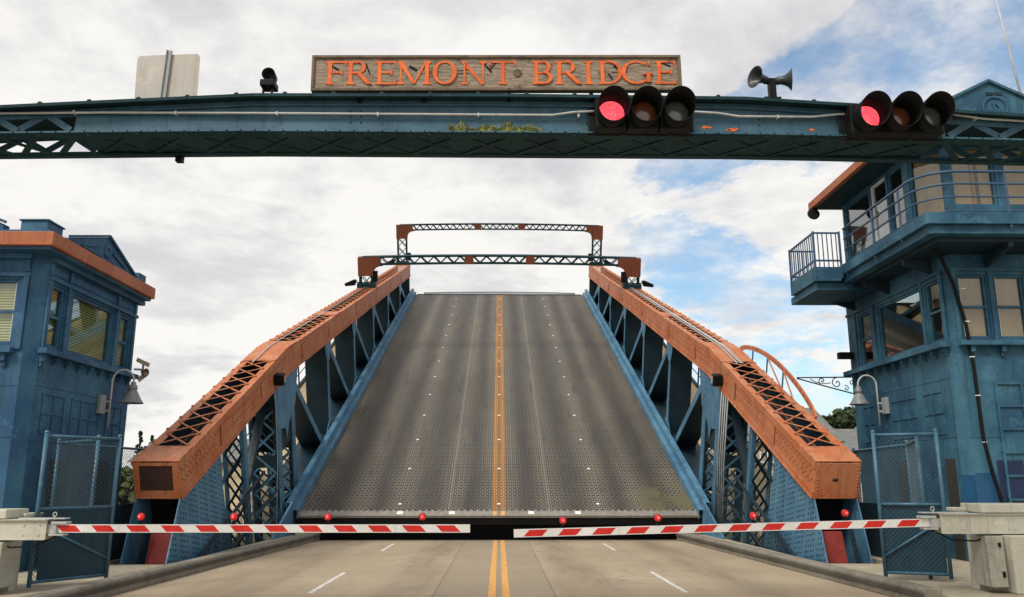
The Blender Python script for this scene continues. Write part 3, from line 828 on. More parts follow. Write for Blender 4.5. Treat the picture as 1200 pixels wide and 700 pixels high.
    P5 = [wl(sx*6.34, 26.2, 1.14), wl(sx*6.34, 26.9, .95), wl(sx*6.34, 26.6, -.1), wl(sx*6.34, 23.6, -.1), wl(sx*6.34, 24.0, .15)]
    n = 5; m.add(P4+P5, [tuple(range(5)), tuple(range(5, 10))]+[(i_, (i_+1) % n, n+(i_+1) % n, n+i_) for i_ in range(n)])
    m.build('fender_plate', parent=truss)
    m = MB().mat(BLUE_D)
    A = [wl(sx*6.5, 23.6, 2.0), wl(sx*6.5, 25.6, .9), wl(sx*6.5, 26.0, -.2), wl(sx*6.5, 18.9, -.2), wl(sx*6.5, 18.9, .1)]
    m.bar(A[0], A[4], .07, .05); m.bar(wl(sx*6.5, 25.4, 1.6), wl(sx*6.5, 20.8, 0), .05, .04)
    sk = m.build('skirt_frame', parent=truss)
    m = MB().mat(BLUE_D)
    # wire mesh of the skirt
    for k in range(64):
        t_ = (k+.5)/64; y = 18.9+(25.9-18.9)*t_
        zt = .1+(y-18.9)*(1.9/4.7) if y < 23.6 else 2.0-(y-23.6)*.55
        m.bar(wl(sx*6.5, y, -.2), wl(sx*6.5, y, zt), .016, .012, (1, 0, 0))
    m.build('skirt_mesh', parent=sk)
    # cable and pipes at the heel
    m = MB().mat(GREYM)
    if sx < 0: m.tube([(sx*6.52, -.45, 4.0), (sx*6.50, -.6, 2), wl(sx*6.48, 25.2, .3)], .014, 6)
    else:
        for k in range(4): m.tube([(sx*(6.52), -.45-k*.22, 4.1), (sx*6.5, -.5-k*.22, 2.2), wl(sx*6.48, 25.5-k*.2, .2)], .02, 6)
    m.build('riser_pipe', parent=truss)
    # floodlight box under the knuckle
    m = MB().mat(BLACK); bx(m, XI-.30, XI-.02, -.28, -.02, 4.22, 4.55)
    fl = m.build('floodlight_box', parent=truss, bevel=.02)
    m = MB().mat(GALV); bx(m, XI-.312, XI-.302, -.2, -.1, 4.28, 4.5); m.build('lens', parent=fl)

# sidewalk arch on the right chord
m = MB().mat(ORANGE)
pts = []
for k in range(25):
    t_ = k/24; u = 1.5-6.4*t_; vtop = 4.86+.56*math.sin(math.pi*t_)**.62
    pts.append((u, vtop))
for (u0, v0), (u1, v1) in zip(pts[:-1], pts[1:]):
    m.bar((7.56, u0, v0), (7.56, u1, v1), .05, .13, ext=.01)
arch = m.build('guard_arch', parent=leaf); arch['label'] = 'curved orange guard arch on the right truss'
m = MB().mat(BLUE)
for k in (5, 10, 15):
    m.bar((7.56, pts[k][0], chord_v(pts[k][0])+.03), (7.56, pts[k][0], pts[k][1]-.05), .035, .035)
m.mat(ORANGE)
m.bar((7.54, pts[10][0]-.1, pts[10][1]-.06), (7.4, pts[10][0]-1.9, 4.9), .03, .03); m.bar((7.54, pts[15][0]-.1, pts[15][1]-.06), (7.4, pts[15][0]-1.4, 4.9), .03, .03)
m.build('hanger_rods', parent=arch)

# portals
def portal(u, leg_base, half_plates, n, hz):
    pr = MB().mat(UNDER)
    def topv(x): return 5.12+.12*(1-(x/7.5)**2)
    NS = 24
    for i in range(NS):
        a = -7.3+14.6*i/NS; b = a+14.6/NS
        for dz, h in ((-.035, .07), (-hz+.035, .07)):
            for uu in (u-.17, u+.17): pr.bar((a, uu, topv(a)+dz), (b, uu, topv(b)+dz), .06, h, ext=.004)
        pr.hexa([(a, u-.22, topv(a)+.005), (b, u-.22, topv(b)+.005), (b, u+.22, topv(b)+.005), (a, u+.22, topv(a)+.005), (a, u-.22, topv(a)+.025), (b, u-.22, topv(b)+.025), (b, u+.22, topv(b)+.025), (a, u+.22, topv(a)+.025)])
    p = pr.build('portal_beam', parent=leaf)
    m = MB().mat(UNDER)
    a0 = 6.3
    for i in range(n):
        x0 = -a0+2*a0*i/n; x1 = x0+2*a0/n; xm = (x0+x1)/2
        for uu in (u-.18, u+.18):
            m.bar((x0, uu, topv(x0)-.05), (xm, uu, topv(xm)-hz+.05), .055, .02, (0, 1, 0)); m.bar((xm, uu, topv(xm)-hz+.05), (x1, uu, topv(x1)-.05), .055, .02, (0, 1, 0))
    m.build('beam_lacing', parent=p)
    m = MB().mat(BROWN)
    for x in (-half_plates, half_plates): m.box(x-.23, x+.23, u-.215, u+.215, topv(x)-hz, topv(x)-.0)
    m.build('splice_plate', parent=p)
    for sx in (-1, 1):
        m = MB().mat(UNDER)
        for x in (6.82, 7.44):
            for uu in (u-.15, u+.15): m.box(sx*x-.05, sx*x+.05, uu-.05, uu+.05, leg_base, 4.18)
        nn = max(1, round((4.18-leg_base)/.75))
        for uu in (u-.2, u+.2): lace(m, None, (sx*6.82, uu, leg_base), (sx*6.82, uu, 4.18), (sx*7.44, uu, leg_base), (sx*7.44, uu, 4.18), nn, .05, .014, nrm=(0, 1, 0))
        m.box(min(sx*6.65, sx*7.6), max(sx*6.65, sx*7.6), u-.3, u+.3, leg_base, leg_base+.28)
        m.build('portal_leg', parent=p)
        m = MB().mat(BROWN)
        poly = [(7.53, 4.12), (7.53, 5.12), (6.35, 5.15), (6.35, 5.13-hz)]
        for k in range(7):
            t_ = math.pi/2*k/6; poly.append((6.2+.55*math.sin(t_)+.0, 5.13-hz-.45+.45*math.cos(t_)-.0))
        poly.append((6.75, 4.12))
        poly = [(sx*x, v) for x, v in poly]
        m.prism([(x, v) for x, v in poly], 1, u-.235, u+.235)
        m.build('corner_plate', parent=p)
        # hooded lamp outside and box lamp inside the leg
        m = MB().mat(BLACK)
        m.prism([(sx*7.6, leg_base+.45), (sx*7.75, leg_base+.50), (sx*8.25, leg_base+.28), (sx*8.2, leg_base+.15), (sx*7.7, leg_base+.2)], 1, u-.35, u-.1)
        m.bar((sx*7.45, u-.2, leg_base+.35), (sx*7.75, u-.2, leg_base+.35), .04, .04)
        m.build('hooded_lamp', parent=p)
        m = MB().mat(BLACK); m.box(min(sx*6.5, sx*6.72), max(sx*6.5, sx*6.72), u-.3, u-.05, leg_base+.4, leg_base+.95); m.build('box_lamp', parent=p)
    return p
portal(20.2, chord_v(20.2), 1.63, 18, .46)
portal(U1+.3, chord_v(U1+.3), 1.6, 26, .44)

# ------------------------------------------------------------------ towers
class Face:
    """a vertical wall plane: origin, direction along it, outward normal"""
    def __init__(s, o, d, n): s.o, s.d, s.n = V(o), V(d).normalized(), V(n).normalized()
    def p(s, a, z, out=0.0): q = s.o+s.d*a+s.n*out; return V((q.x, q.y, z))
    def box(s, mb, a0, a1, z0, z1, o0, o1):
        return mb.hexa([s.p(a0, z0, o0), s.p(a1, z0, o0), s.p(a1, z0, o1), s.p(a0, z0, o1), s.p(a0, z1, o0), s.p(a1, z1, o0), s.p(a1, z1, o1), s.p(a0, z1, o1)])
    def wall(s, mb, a0, a1, z0, z1, holes, th=0.16):
        A = sorted({a0, a1, *[h[0] for h in holes], *[h[1] for h in holes]}); Z = sorted({z0, z1, *[h[2] for h in holes], *[h[3] for h in holes]})
        def solid(i, j):
            if i < 0 or j < 0 or i >= len(A)-1 or j >= len(Z)-1: return False
            ca, cz = (A[i]+A[i+1])/2, (Z[j]+Z[j+1])/2
            return not any(h[0] < ca < h[1] and h[2] < cz < h[3] for h in holes)
        for i in range(len(A)-1):
            for j in range(len(Z)-1):
                if not solid(i, j): continue
                a, b, c, d = A[i], A[i+1], Z[j], Z[j+1]
                q = [s.p(a, c), s.p(b, c), s.p(b, d), s.p(a, d)]; r = [s.p(a, c, -th), s.p(b, c, -th), s.p(b, d, -th), s.p(a, d, -th)]
                mb.add(q, [(0, 1, 2, 3)]); mb.add(r, [(0, 1, 2, 3)])
                if not solid(i-1, j): mb.add([q[0], r[0], r[3], q[3]], [(0, 1, 2, 3)])
                if not solid(i+1, j): mb.add([q[1], r[1], r[2], q[2]], [(0, 1, 2, 3)])
                if not solid(i, j-1): mb.add([q[0], q[1], r[1], r[0]], [(0, 1, 2, 3)])
                if not solid(i, j+1): mb.add([q[3], q[2], r[2], r[3]], [(0, 1, 2, 3)])
def window(t, F, a0, a1, z0, z1, fm, kind='blind', hung=True, glassm=None, trim=None, light=None):
    m = MB().mat(fm)
    w_ = .055
    for (b0, b1, c0, c1) in ((a0+.002, a0+w_, z0+.002, z1-.002), (a1-w_, a1-.002, z0+.002, z1-.002), (a0+w_+.001, a1-w_-.001, z0+.002, z0+w_), (a0+w_+.001, a1-w_-.001, z1-w_, z1-.002)):
        F.box(m, b0, b1, c0, c1, -.10, -.03)
    if hung: F.box(m, a0+w_+.001, a1-w_-.001, (z0+z1)/2-.025, (z0+z1)/2+.025, -.10, -.035)
    if trim:
        m.mat(trim)
        for (b0, b1, c0, c1) in ((a0-.06, a0, z0, z1+.06), (a1, a1+.06, z0, z1+.06), (a0, a1, z1, z1+.06)):
            F.box(m, b0, b1, c0, c1, .001, .03)
    if light:
        m.mat(light)
        F.box(m, a0+w_+.001, a0+w_+.016, z0+w_, z1-w_, -.098, -.045)
    wn = m.build('window', parent=t)
    m = MB().mat(glassm or GLASS); F.box(m, a0+w_*.5, a1-w_*.5, z0+w_*.5, z1-w_*.5, -.078, -.07); m.build('pane', parent=wn)
    if kind == 'blind':
        m = MB().mat(BLIND); z = z0+.05; i = 0
        while z < z1-.05:
            a, b = a0+.06, a1-.06
            m.add([F.p(a, z, -.13), F.p(b, z, -.13), F.p(b, z+.044, -.152), F.p(a, z+.044, -.152), F.p(a, z+.003, -.128), F.p(b, z+.003, -.128), F.p(b, z+.047, -.15), F.p(a, z+.047, -.15)],
                  [(0, 1, 2, 3), (4, 5, 6, 7), (0, 1, 5, 4), (2, 3, 7, 6)]); z += .052; i += 1
        m.build('blind', parent=wn)
    elif kind == 'shade':
        m = MB().mat(SHADEC); F.box(m, a0+.05, a1-.05, z0+.05, z1-.03, -.15, -.14); m.build('roller_shade', parent=wn)
    return wn
def panel_grid(t, F, a0, a1, z0, z1, na, nz, fm, name='relief_panel', w_=.035, d=.022):
    m = MB().mat(fm)
    for k in range(na+1):
        a = a0+(a1-a0)*k/na; F.box(m, a-w_/2, a+w_/2, z0, z1, .001, d)
    for k in range(nz+1):
        z = z0+(z1-z0)*k/nz; F.box(m, a0-w_/2, a1+w_/2, z-w_/2, z+w_/2, .001, d-.003)
    m.build(name, parent=t, bevel=.004)
def brackets(m, F, a0, a1, n, z, h=.22, w_=.09, d=.12, big=()):
    for k in range(n):
        a = a0+(a1-a0)*k/(n-1); hh, ww = (h*1.6, w_*1.4) if k in big else (h, w_)
        F.box(m, a-ww/2, a+ww/2, z-hh*.6, z, .001, d); F.box(m, a-ww/2+.005, a+ww/2-.005, z-hh, z-hh*.6-.001, .001, d*.5)

# ---- left tower
LT = thing('bridge_tower', 'low dark blue bridge tower on the left with orange cornice and yellow green blinds', 'tower', (-9.9, 17.4, 0.15))
XL = -8.55; Y0, Y1 = 15.22, 19.32; ZT = 5.9; CH = .20
F1 = Face((XL, Y0, 0), (0, 1, 0), (1, 0, 0))            # road side
F2 = Face((XL, Y0, 0), (-1, 0, 0), (0, -1, 0))          # side facing the camera
F3 = Face((XL, Y1, 0), (-1, 0, 0), (0, 1, 0)); F4 = Face((-11.5, Y0, 0), (0, 1, 0), (-1, 0, 0))
holes1 = [(.40, .88, 4.22, 5.42), (1.20, 3.00, 4.22, 5.42), (3.32, 3.85, 4.22, 5.42)]
holes2 = [(.42, 1.45, 4.20, 5.42), (1.75, 2.6, 4.2, 5.42)]
m = MB().mat(WALL_L)
F1.wall(m, CH, Y1-Y0, 0.15, ZT, holes1); F2.wall(m, CH, 2.95, 0.15, ZT, holes2); F3.wall(m, .17, 2.95, 0.15, ZT, []); F4.wall(m, 0.02, Y1-Y0-.02, 0.15, ZT, [])
m.add([F1.p(CH, .15), F1.p(CH, ZT), F2.p(CH, ZT), F2.p(CH, .15)], [(0, 1, 2, 3)])
wall = m.build('wall', parent=LT, norm=True)
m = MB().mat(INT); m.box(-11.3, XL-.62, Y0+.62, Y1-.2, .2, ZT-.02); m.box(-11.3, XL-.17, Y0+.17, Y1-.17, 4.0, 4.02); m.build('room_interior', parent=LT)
for h in holes1[:1]+holes1[2:]: window(LT, F1, *h, WALL_L, light=WHITE)
window(LT, F1, *holes1[1], WALL_L, hung=False)
window(LT, F2, *holes2[0], WALL_L, trim=None, light=WHITE)['label'] = 'window with a white sealed edge'
window(LT, F2, *holes2[1], WALL_L)
m = MB().mat(WALL_L)                                     # pilasters, frieze and sill mouldings
for a in (.26, .98, 3.10, 3.98): F1.box(m, a-.05, a+.05, 4.1, 5.50, .001, .045); F1.box(m, a-.045, a+.045, 5.56, 5.80, .001, .05)
F1.box(m, CH, Y1-Y0, 5.47, 5.545, .001, .06); F1.box(m, CH-.02, Y1-Y0+.1, 5.80, 5.898, .001, .14)
F2.box(m, CH, 2.95, 5.47, 5.545, .001, .06); F2.box(m, CH-.02, 2.95, 5.80, 5.898, .001, .14)
for a in (.28, 1.6): F2.box(m, a-.05, a+.05, 4.1, 5.50, .001, .045); F2.box(m, a-.045, a+.045, 5.56, 5.8, .001, .05)
for a0, a1 in ((.4, .9), (1.1, 3.0), (3.2, 3.9)): 
    F1.box(m, a0, a1, 5.60, 5.615, .001, .02); F1.box(m, a0, a1, 5.75, 5.765, .001, .02)
m.build('moulding', parent=LT, bevel=.006)
m = MB().mat(WALL_L)
F1.box(m, .12, Y1-Y0+.05, 4.05, 4.15, .001, .17); brackets(m, F1, .25, 3.9, 9, 4.049, .15, .06, .10, big=(0,))
F2.box(m, .34, 3.0, 4.02, 4.13, .001, .16); brackets(m, F2, .5, 2.9, 5, 4.019, .15, .06, .1, big=(0,))
m.build('window_sill', parent=LT, bevel=.008)
panel_grid(LT, F1, .5, 1.28, 2.62, 3.34, 2, 2, WALL_L)
panel_grid(LT, F1, 1.58, 2.75, 2.62, 3.34, 3, 2, WALL_L)
panel_grid(LT, F1, 3.1, 3.8, 2.62, 3.34, 2, 2, WALL_L)
m = MB().mat(NAVY)                                       # score lines in the render
for z in (3.42, 2.5, 1.25): F2.box(m, CH, 2.95, z, z+.012, .0005, .003); 
for z in (3.46, 2.45): F1.box(m, CH, 4.2, z, z+.010, .0005, .003)
m.build('joint_lines', parent=LT)
m = MB().mat(INT); F1.box(m, 1.0, 1.75, .16, 2.15, .0015, .006); m.build('door', parent=LT); m = MB().mat(INT); F1.box(m, 3.0, 3.5, 0.16, 2.15, .0015, .006); m.build('door', parent=LT)
m = MB().mat(REDBRN); F2.box(m, .15, .5, .16, .5, .002, .004)
# cornice: one orange ring with soffit
m = MB().mat(ORANGE_D)
XC, YC = XL+.36, Y0-.46
m.box(-11.9, XC, YC, Y1+.08, 5.96, 6.22)
m.build('cornice', parent=LT, bevel=.012)
m = MB().mat(WALL_L); m.box(-11.85, XC-.08, YC+.08, Y1+.05, 5.90, 5.958); m.box(-11.85, XC-.16, YC+.16, Y1+.02, 6.222, 6.30)
m.build('soffit', parent=LT)
m = MB().mat(WALL_L)
xa = XC-.22
m.box(xa-.55, xa-.05, YC+.25, YC+.80, 6.24, 6.50); m.box(xa-.58, xa-.02, YC+.22, YC+.83, 6.50, 6.53); m.build('parapet_block', parent=LT, bevel=.01); m = MB().mat(WALL_L)
m.box(xa-.5, xa, Y1-.38, Y1+.0, 6.24, 6.50); m.build('parapet_block', parent=LT, bevel=.01); m = MB().mat(WALL_L)
m.box(-11.8, -11.3, YC+.2, YC+.9, 6.24, 6.6)
m.build('parapet_block', parent=LT, bevel=.01)
m = MB().mat(WALL_L)
yc = YC+1.02; ye = Y1-.47; ym = (yc+ye)/2+.05
m.prism([(yc, 6.24), (yc, 6.40), (ym, 6.88), (ye, 6.32), (ye, 6.24)], 0, xa-.25, xa-.04)
m.bar((xa-.02, yc, 6.43), (xa-.02, ym, 6.91), .06, .05, (0, 0, 1)); m.bar((xa-.02, ym, 6.91), (xa-.02, ye, 6.35), .06, .05)
m.bar((xa-.02, yc+.5, 6.40), (xa-.02, ym-.25, 6.62), .03, .03); m.bar((xa-.02, yc+.5, 6.38), (xa-.02, ym-.25, 6.38), .03, .03)
m.bar((xa-.02, ye-.5, 6.38), (xa-.02, ym+.25, 6.58), .03, .03); m.bar((xa-.02, ye-.5, 6.36), (xa-.02, ym+.25, 6.36), .03, .03)
m.lathe((xa-.04, ym, 6.55), (1, 0, 0), [(0, .14), (.04, .13), (.04, .09), (.01, .07), (.03, 0)], 20)
m.build('pediment', parent=LT)
m = MB().mat(WALL_L)
m.prism([(-9.25, 6.24), (-9.25, 6.42), (-10.3, 6.85), (-11.3, 6.35), (-11.3, 6.24)], 1, YC+.2, YC+.4)
m.bar((-9.2, YC+.18, 6.45), (-10.3, YC+.18, 6.88), .05, .05); m.bar((-9.5, YC+.18, 6.42), (-10.1, YC+.18, 6.64), .03, .03); m.bar((-9.5, YC+.18, 6.40), (-10.1, YC+.18, 6.40), .03, .03)
m.build('pediment', parent=LT)
MB().mat(GREYM).box(-9.0, -8.93, YC+1.0, YC+1.3, 6.3, 6.78).build('roof_vent', parent=LT)

# camera cluster on the far corner of the left tower
n0_ = len(bpy.data.objects); sc_ = thing('surveillance_camera', 'weathered camera and siren cluster on the far corner of the left blue tower', 'camera', (-8.4, 19.5, 4.3))
m = MB().mat(GREYM); m.bar((-8.55, 19.5, 4.3), (-8.3, 19.6, 4.3), .05, .05); m.bar((-8.3, 19.6, 4.1), (-8.3, 19.6, 4.5), .05, .05); m.build('bracket', parent=sc_)
m = MB().mat(SIDEC); m.bar((-8.5, 19.55, 4.56), (-8.12, 19.62, 4.42), .13, .11); m.build('camera_housing', parent=sc_, bevel=.01)
m = MB().mat(REDBRN); m.lathe((-8.32, 19.6, 4.25), (1, -.6, -.2), [(0, .05), (.1, .07), (.2, .11), (.22, .11), (.2, .09), (.05, 0)], 14); m.build('siren_horn', parent=sc_)
m = MB().mat(SIDEC); m.bar((-8.40, 19.55, 4.02), (-8.16, 19.6, 4.2), .08, .12); m.build('sensor_box', parent=sc_)

for o in sc_.children: o.scale = (.72, .72, .9)
sc_.location.x -= .06
# ---- wall lamps
def wall_lamp(x, y, z, s, lab, k=1.0):
    t = thing('wall_lamp', lab, 'lamp', (x, y, z), 'gooseneck lamps on the towers')
    m = MB().mat(GREYM); m.box(min(x, x-s*.10), max(x, x-s*.10), y-.30, y-.10, z+.22, z+.62); m.build('junction_box', parent=t, bevel=.01)
    m = MB().mat(GALV)
    x1 = x-s*.14
    m.tube([(x1, y, z-.05), (x1, y, z+.95*k)]+[(x1-s*.23*(1-math.cos(a)), y, z+.95*k+.24*math.sin(a)) for a in [math.pi*i/12 for i in range(1, 13)]]+[(x1-s*.46, y, z+.88*k)], .022, 8)
    m.bar((x, y, z+.3), (x1, y, z+.3), .04, .04); m.bar((x, y, z+.5), (x1, y, z+.5), .04, .04)
    m.build('gooseneck', parent=t)
    m = MB().mat(LAMPG); c = (x1-s*.46, y, z+.92*k)
    m.lathe(c, (0, 0, -1), [(-.0, .0), (0, .05), (.06, .06), (.07, .085), (.16, .095), (.17, .075), (.22, .11), (.36, .18), (.44, .235), (.46, .24), (.445, .22), (.3, .12), (.22, .0)], 24)
    m.build('lamp_shade', parent=t)
wall_lamp(XL, 18.15, 2.92, -1, 'grey gooseneck lamp on the blue tower wall at the left')
wall_lamp(9.5, 20.45, 3.12, 1, 'grey gooseneck lamp on the teal tower wall at the right')

# ---- right tower
RT_ = thing('bridge_tower', 'tall teal operator tower on the right with wraparound balcony and brown shaded windows', 'tower', (11.4, 19.5, 0.15))
XR = 9.5; YA, YB = 17.05, 22.15; XE = 13.6; ZW = 6.5; CR = .24
G1 = Face((XR, YA, 0), (0, 1, 0), (-1, 0, 0)); G2 = Face((XR, YA, 0), (1, 0, 0), (0, -1, 0))
G3 = Face((XR, YB, 0), (1, 0, 0), (0, 1, 0)); G4 = Face((XE, YA, 0), (0, 1, 0), (1, 0, 0))
h1 = [(.32, .92, 4.68, 6.02), (1.14, 3.28, 4.68, 6.02), (3.72, 4.42, 4.68, 6.02)]
h2 = [(.24, .86, 4.66, 6.04), (1.02, 1.66, 4.66, 6.04), (1.82, 2.46, 4.66, 6.04), (2.62, 3.26, 4.66, 6.04)]
m = MB().mat(WALL_R)
G1.wall(m, CR, YB-YA, .15, ZW, h1); G2.wall(m, CR*.6, XE-XR, .15, ZW, h2); G3.wall(m, .17, XE-XR-.17, .15, ZW, []); G4.wall(m, .17, YB-YA, .15, ZW, [])
m.add([G1.p(CR, .15), G1.p(CR, ZW), G2.p(CR*.6, ZW), G2.p(CR*.6, .15)], [(0, 1, 2, 3)])
m.build('wall', parent=RT_)
m = MB().mat(FRESH); G2.box(m, CR*.6+.01, .62, .16, 1.9, .001, .004)
q_ = [G1.p(CR, .16), G2.p(CR*.6, .16), G2.p(CR*.6, 1.86), G1.p(CR, 1.86)]; nn_ = (q_[1]-q_[0]).cross(V((0, 0, 1))).normalized()
nn_ = nn_ if nn_.y < 0 else -nn_
m.hexa([q_[0]+nn_*.001, q_[1]+nn_*.001, q_[1]+nn_*.004, q_[0]+nn_*.004, q_[3]+nn_*.001, q_[2]+nn_*.001, q_[2]+nn_*.004, q_[3]+nn_*.004])
m.build('repainted_patch', parent=RT_)
m = MB().mat(NAVY); G2.box(m, .62, 1.16, .16, 2.15, .0012, .0045); m.build('repainted_patch', parent=RT_)
for h in h1: window(RT_, G1, *h, WALL_R, kind='none', hung=(h[1]-h[0] < 1), glassm=GLASS_R, light=GREYM if h[1]-h[0] < 1 else None)
for h in h2: window(RT_, G2, *h, WALL_R, kind='shade', light=WHITE, glassm=GLASS_R)
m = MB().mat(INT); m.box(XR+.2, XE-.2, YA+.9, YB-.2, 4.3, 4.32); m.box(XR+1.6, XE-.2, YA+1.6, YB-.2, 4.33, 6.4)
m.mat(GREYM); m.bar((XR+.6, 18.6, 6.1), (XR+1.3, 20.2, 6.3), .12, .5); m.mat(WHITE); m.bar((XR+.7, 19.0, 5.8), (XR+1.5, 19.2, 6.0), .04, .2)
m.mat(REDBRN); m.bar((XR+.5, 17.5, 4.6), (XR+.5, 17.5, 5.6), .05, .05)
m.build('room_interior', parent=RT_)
m = MB().mat(WALL_R)
G1.box(m, .10, YB-YA+.08, 4.50, 4.62, .001, .20); brackets(m, G1, .25, 4.8, 11, 4.499, .16, .07, .12)
G2.box(m, .1, XE-XR, 4.50, 4.60, .001, .18); brackets(m, G2, .36, 3.6, 6, 4.499, .22, .09, .12)
m.build('window_sill', parent=RT_, bevel=.008)
m = MB().mat(WALL_R)
for a in (.20, 1.03, 3.5, 4.6): G1.box(m, a-.05, a+.05, 4.63, 6.18, .001, .04)
for a in (.16, .94, 1.74, 2.54): G2.box(m, a-.04, a+.04, 4.61, 6.18, .001, .04)
G1.box(m, CR, YB-YA, 6.1, 6.17, .001, .045); G2.box(m, .15, XE-XR, 6.12, 6.18, .001, .045)
m.build('moulding', parent=RT_, bevel=.006)
panel_grid(RT_, G1, .62, 1.45, 2.72, 3.62, 2, 2, WALL_R)
panel_grid(RT_, G1, 1.75, 3.0, 2.72, 3.6, 3, 2, WALL_R)
panel_grid(RT_, G1, 3.9, 4.6, 2.72, 3.6, 2, 2, WALL_R)
panel_grid(RT_, G2, .78, 2.4, .9, 3.72, 3, 6, WALL_R, w_=.05, d=.04)
m = MB().mat(NAVY)
for z in (3.85, 2.62): G1.box(m, CR, 4.9, z, z+.010, .0005, .003)
G2.box(m, .16, .75, 2.6, 2.61, .0005, .003); m.build('joint_lines', parent=RT_)
m = MB().mat(INT); G1.box(m, .42, .80, .16, 2.2, .0015, .008); m.build('door', parent=RT_); m = MB().mat(INT); G1.box(m, 2.5, 3.0, .16, 2.2, .0015, .008); m.build('door', parent=RT_)
m = MB().mat(BLACK); G1.box(m, YB-YA-.25, YB-YA-.05, 4.95, 5.12, .02, .38); m.build('downlight', parent=RT_)
# black service cable
m = MB().mat(BLACK)
m.tube([(9.0, 16.6, 6.55), (9.35, 16.85, 6.35), (9.62, 16.97, 5.8), (9.78, 16.98, 5.0), (9.84, 16.98, 4.3), (9.86, 16.97, 2.6), (9.95, 16.95, 1.9), (10.1, 16.95, 1.2), (10.15, 16.95, .2)], .038, 8)
m.mat(WHITE)
for z in (5.7, 5.0, 4.25, 3.45, 2.5): m.box(9.74+.03*(5.7-z), 9.84+.02*(5.7-z), 16.935, 17.0, z, z+.018)
m.build('service_cable', parent=RT_)

# balcony: deck ring with rounded corner, fascia, rails, landing
def ring(off, rad_=None):
    """plan of the balcony edge at a given inset, from far end round the corner to the right"""
    x, y = 8.55+off, 15.78+off; r = rad_ if rad_ is not None else .06
    pts = [(x, 22.3), (x, 20.0), (x, 18.0), (x, y+r)]
    for k in range(1, 9):
        a = math.pi/2*k/8; pts.append((x+r-r*math.cos(a), y+r-r*math.sin(a)))
    pts += [(11.0, y), (13.6, y)]
    return pts
balc = MB().mat(WALL_R)
def slab(mb, off, z0, z1, inner=1.15):
    o = ring(off); i_ = [(min(x+inner, 13.6) if x < 9.3 else x, y) for x, y in o]
    poly = o+[(13.6, 17.0), (XR-.0, 17.0), (XR-.0, 22.3)]
    mb.prism(poly, 2, z0, z1)
slab(balc, 0.0, 6.78, 7.02); slab(balc, .10, 6.60, 6.778); balc.mat(BLUE_D); slab(balc, .35, 6.5, 6.598)
bl = balc.build('balcony', parent=RT_, bevel=.006)
for y in (21.6, 19.6, 17.6): MB().mat(BLUE_D).prism([(XR-.0, 6.2), (XR-.0, 6.5), (8.9, 6.5), (8.9, 6.4)], 1, y-.05, y+.05).build('support_bracket', parent=bl)
for x in (10.4, 12.6): MB().mat(BLUE_D).prism([(17.0, 6.2), (17.0, 6.5), (16.1, 6.5), (16.1, 6.4)], 0, x-.05, x+.05).build('support_bracket', parent=bl)
m = MB().mat(RAILB)
e = .04
for z, r in ((7.90, .030), (7.64, .024), (7.36, .020)):
    pts = [p for p in ring(e, .7) if p[1] < 19.8]; pts = [(8.55+e, 19.8)]+pts
    m.tube([(x, y, z) for x, y in pts], r, 8)
pl = ring(e)
for (x, y) in [(8.59, 19.75), (8.59, 18.2), (8.59, 16.9), (10.27, 15.82), (12.0, 15.82)]:
    m.bar((x, y, 6.72), (x, y, 7.9), .04, .04)
m.tube([(8.59, 19.8, 7.06)]+[(x, y, 7.06) for x, y in pts[1:]], .014, 6)
m.build('railing', parent=bl)
m = MB().mat(WALL_R)
m.box(7.87, 8.54, 20.0, 21.75, 6.62, 6.98); m.box(7.95, 9.4, 20.15, 22.0, 6.42, 6.61)
ld = m.build('landing', parent=bl, bevel=.006)
m = MB().mat(RAILB)
for z in (7.86, 7.14):
    m.bar((7.9, 19.98, z), (7.9, 21.75, z), .04, .04); m.bar((7.9, 20.0, z), (8.56, 20.0, z), .04, .04); m.bar((7.9, 21.73, z), (8.56, 21.73, z), .04, .04)
for k in range(13): m.bar((7.9, 20.0+k*.144, 6.98), (7.9, 20.0+k*.144, 7.86), .022, .022)
for k in range(1, 6): m.bar((7.9+k*.115, 20.0, 6.98), (7.9+k*.115, 20.0, 7.86), .022, .022); m.bar((7.9+k*.115, 21.73, 6.98), (7.9+k*.115, 21.73, 7.86), .022, .022)
for (x, y) in ((7.9, 20.0), (7.9, 21.73), (8.56, 20.0)): m.bar((x, y, 6.7), (x, y, 7.9), .045, .045)
m.build('picket_railing', parent=ld)
# upper room
ZU0, ZU1 = 7.02, 9.28; XU = 9.62; YU = 17.45
H1 = Face((XU, 18.5, 0), (0, 1, 0), (-1, 0, 0)); H2 = Face((10.0, YU, 0), (1, 0, 0), (0, -1, 0))
Hc = Face((XU, 18.5, 0), (10.0-XU, YU-18.5, 0), (-(18.5-YU), -(10.0-XU), 0))
HC = math.hypot(10.0-XU, YU-18.5)
u1 = [(.15, .9, 7.1, 9.2), (1.0, 1.85, 7.1, 9.2), (1.95, 3.5, 7.1, 9.2)]; u2 = [(.12, 1.12, 7.72, 9.15), (1.3, 2.3, 7.72, 9.15), (2.5, 3.4, 7.72, 9.15)]
m = MB().mat(WALL_R)
H1.wall(m, 0, 3.6, ZU0, ZU1, u1, .1); H2.wall(m, 0, 3.6, ZU0, ZU1, u2, .1); Hc.wall(m, 0, HC, ZU0, ZU1, [(.1, HC-.1, 7.6, 9.15)], .1)
Face((XU, 22.1, 0), (1, 0, 0), (0, 1, 0)).wall(m, .11, 3.87, ZU0, ZU1, [], .1); Face((13.6, YU, 0), (0, 1, 0), (1, 0, 0)).wall(m, 0, 4.6, ZU0, ZU1, [], .1)
m.build('upper_wall', parent=RT_)
for h in u2: window(RT_, H2, *h, WALL_R, kind='shade', hung=False, glassm=GLASS_R)
window(RT_, Hc, .1, HC-.1, 7.6, 9.15, WALL_R, kind='shade', hung=False, glassm=GLASS_R)
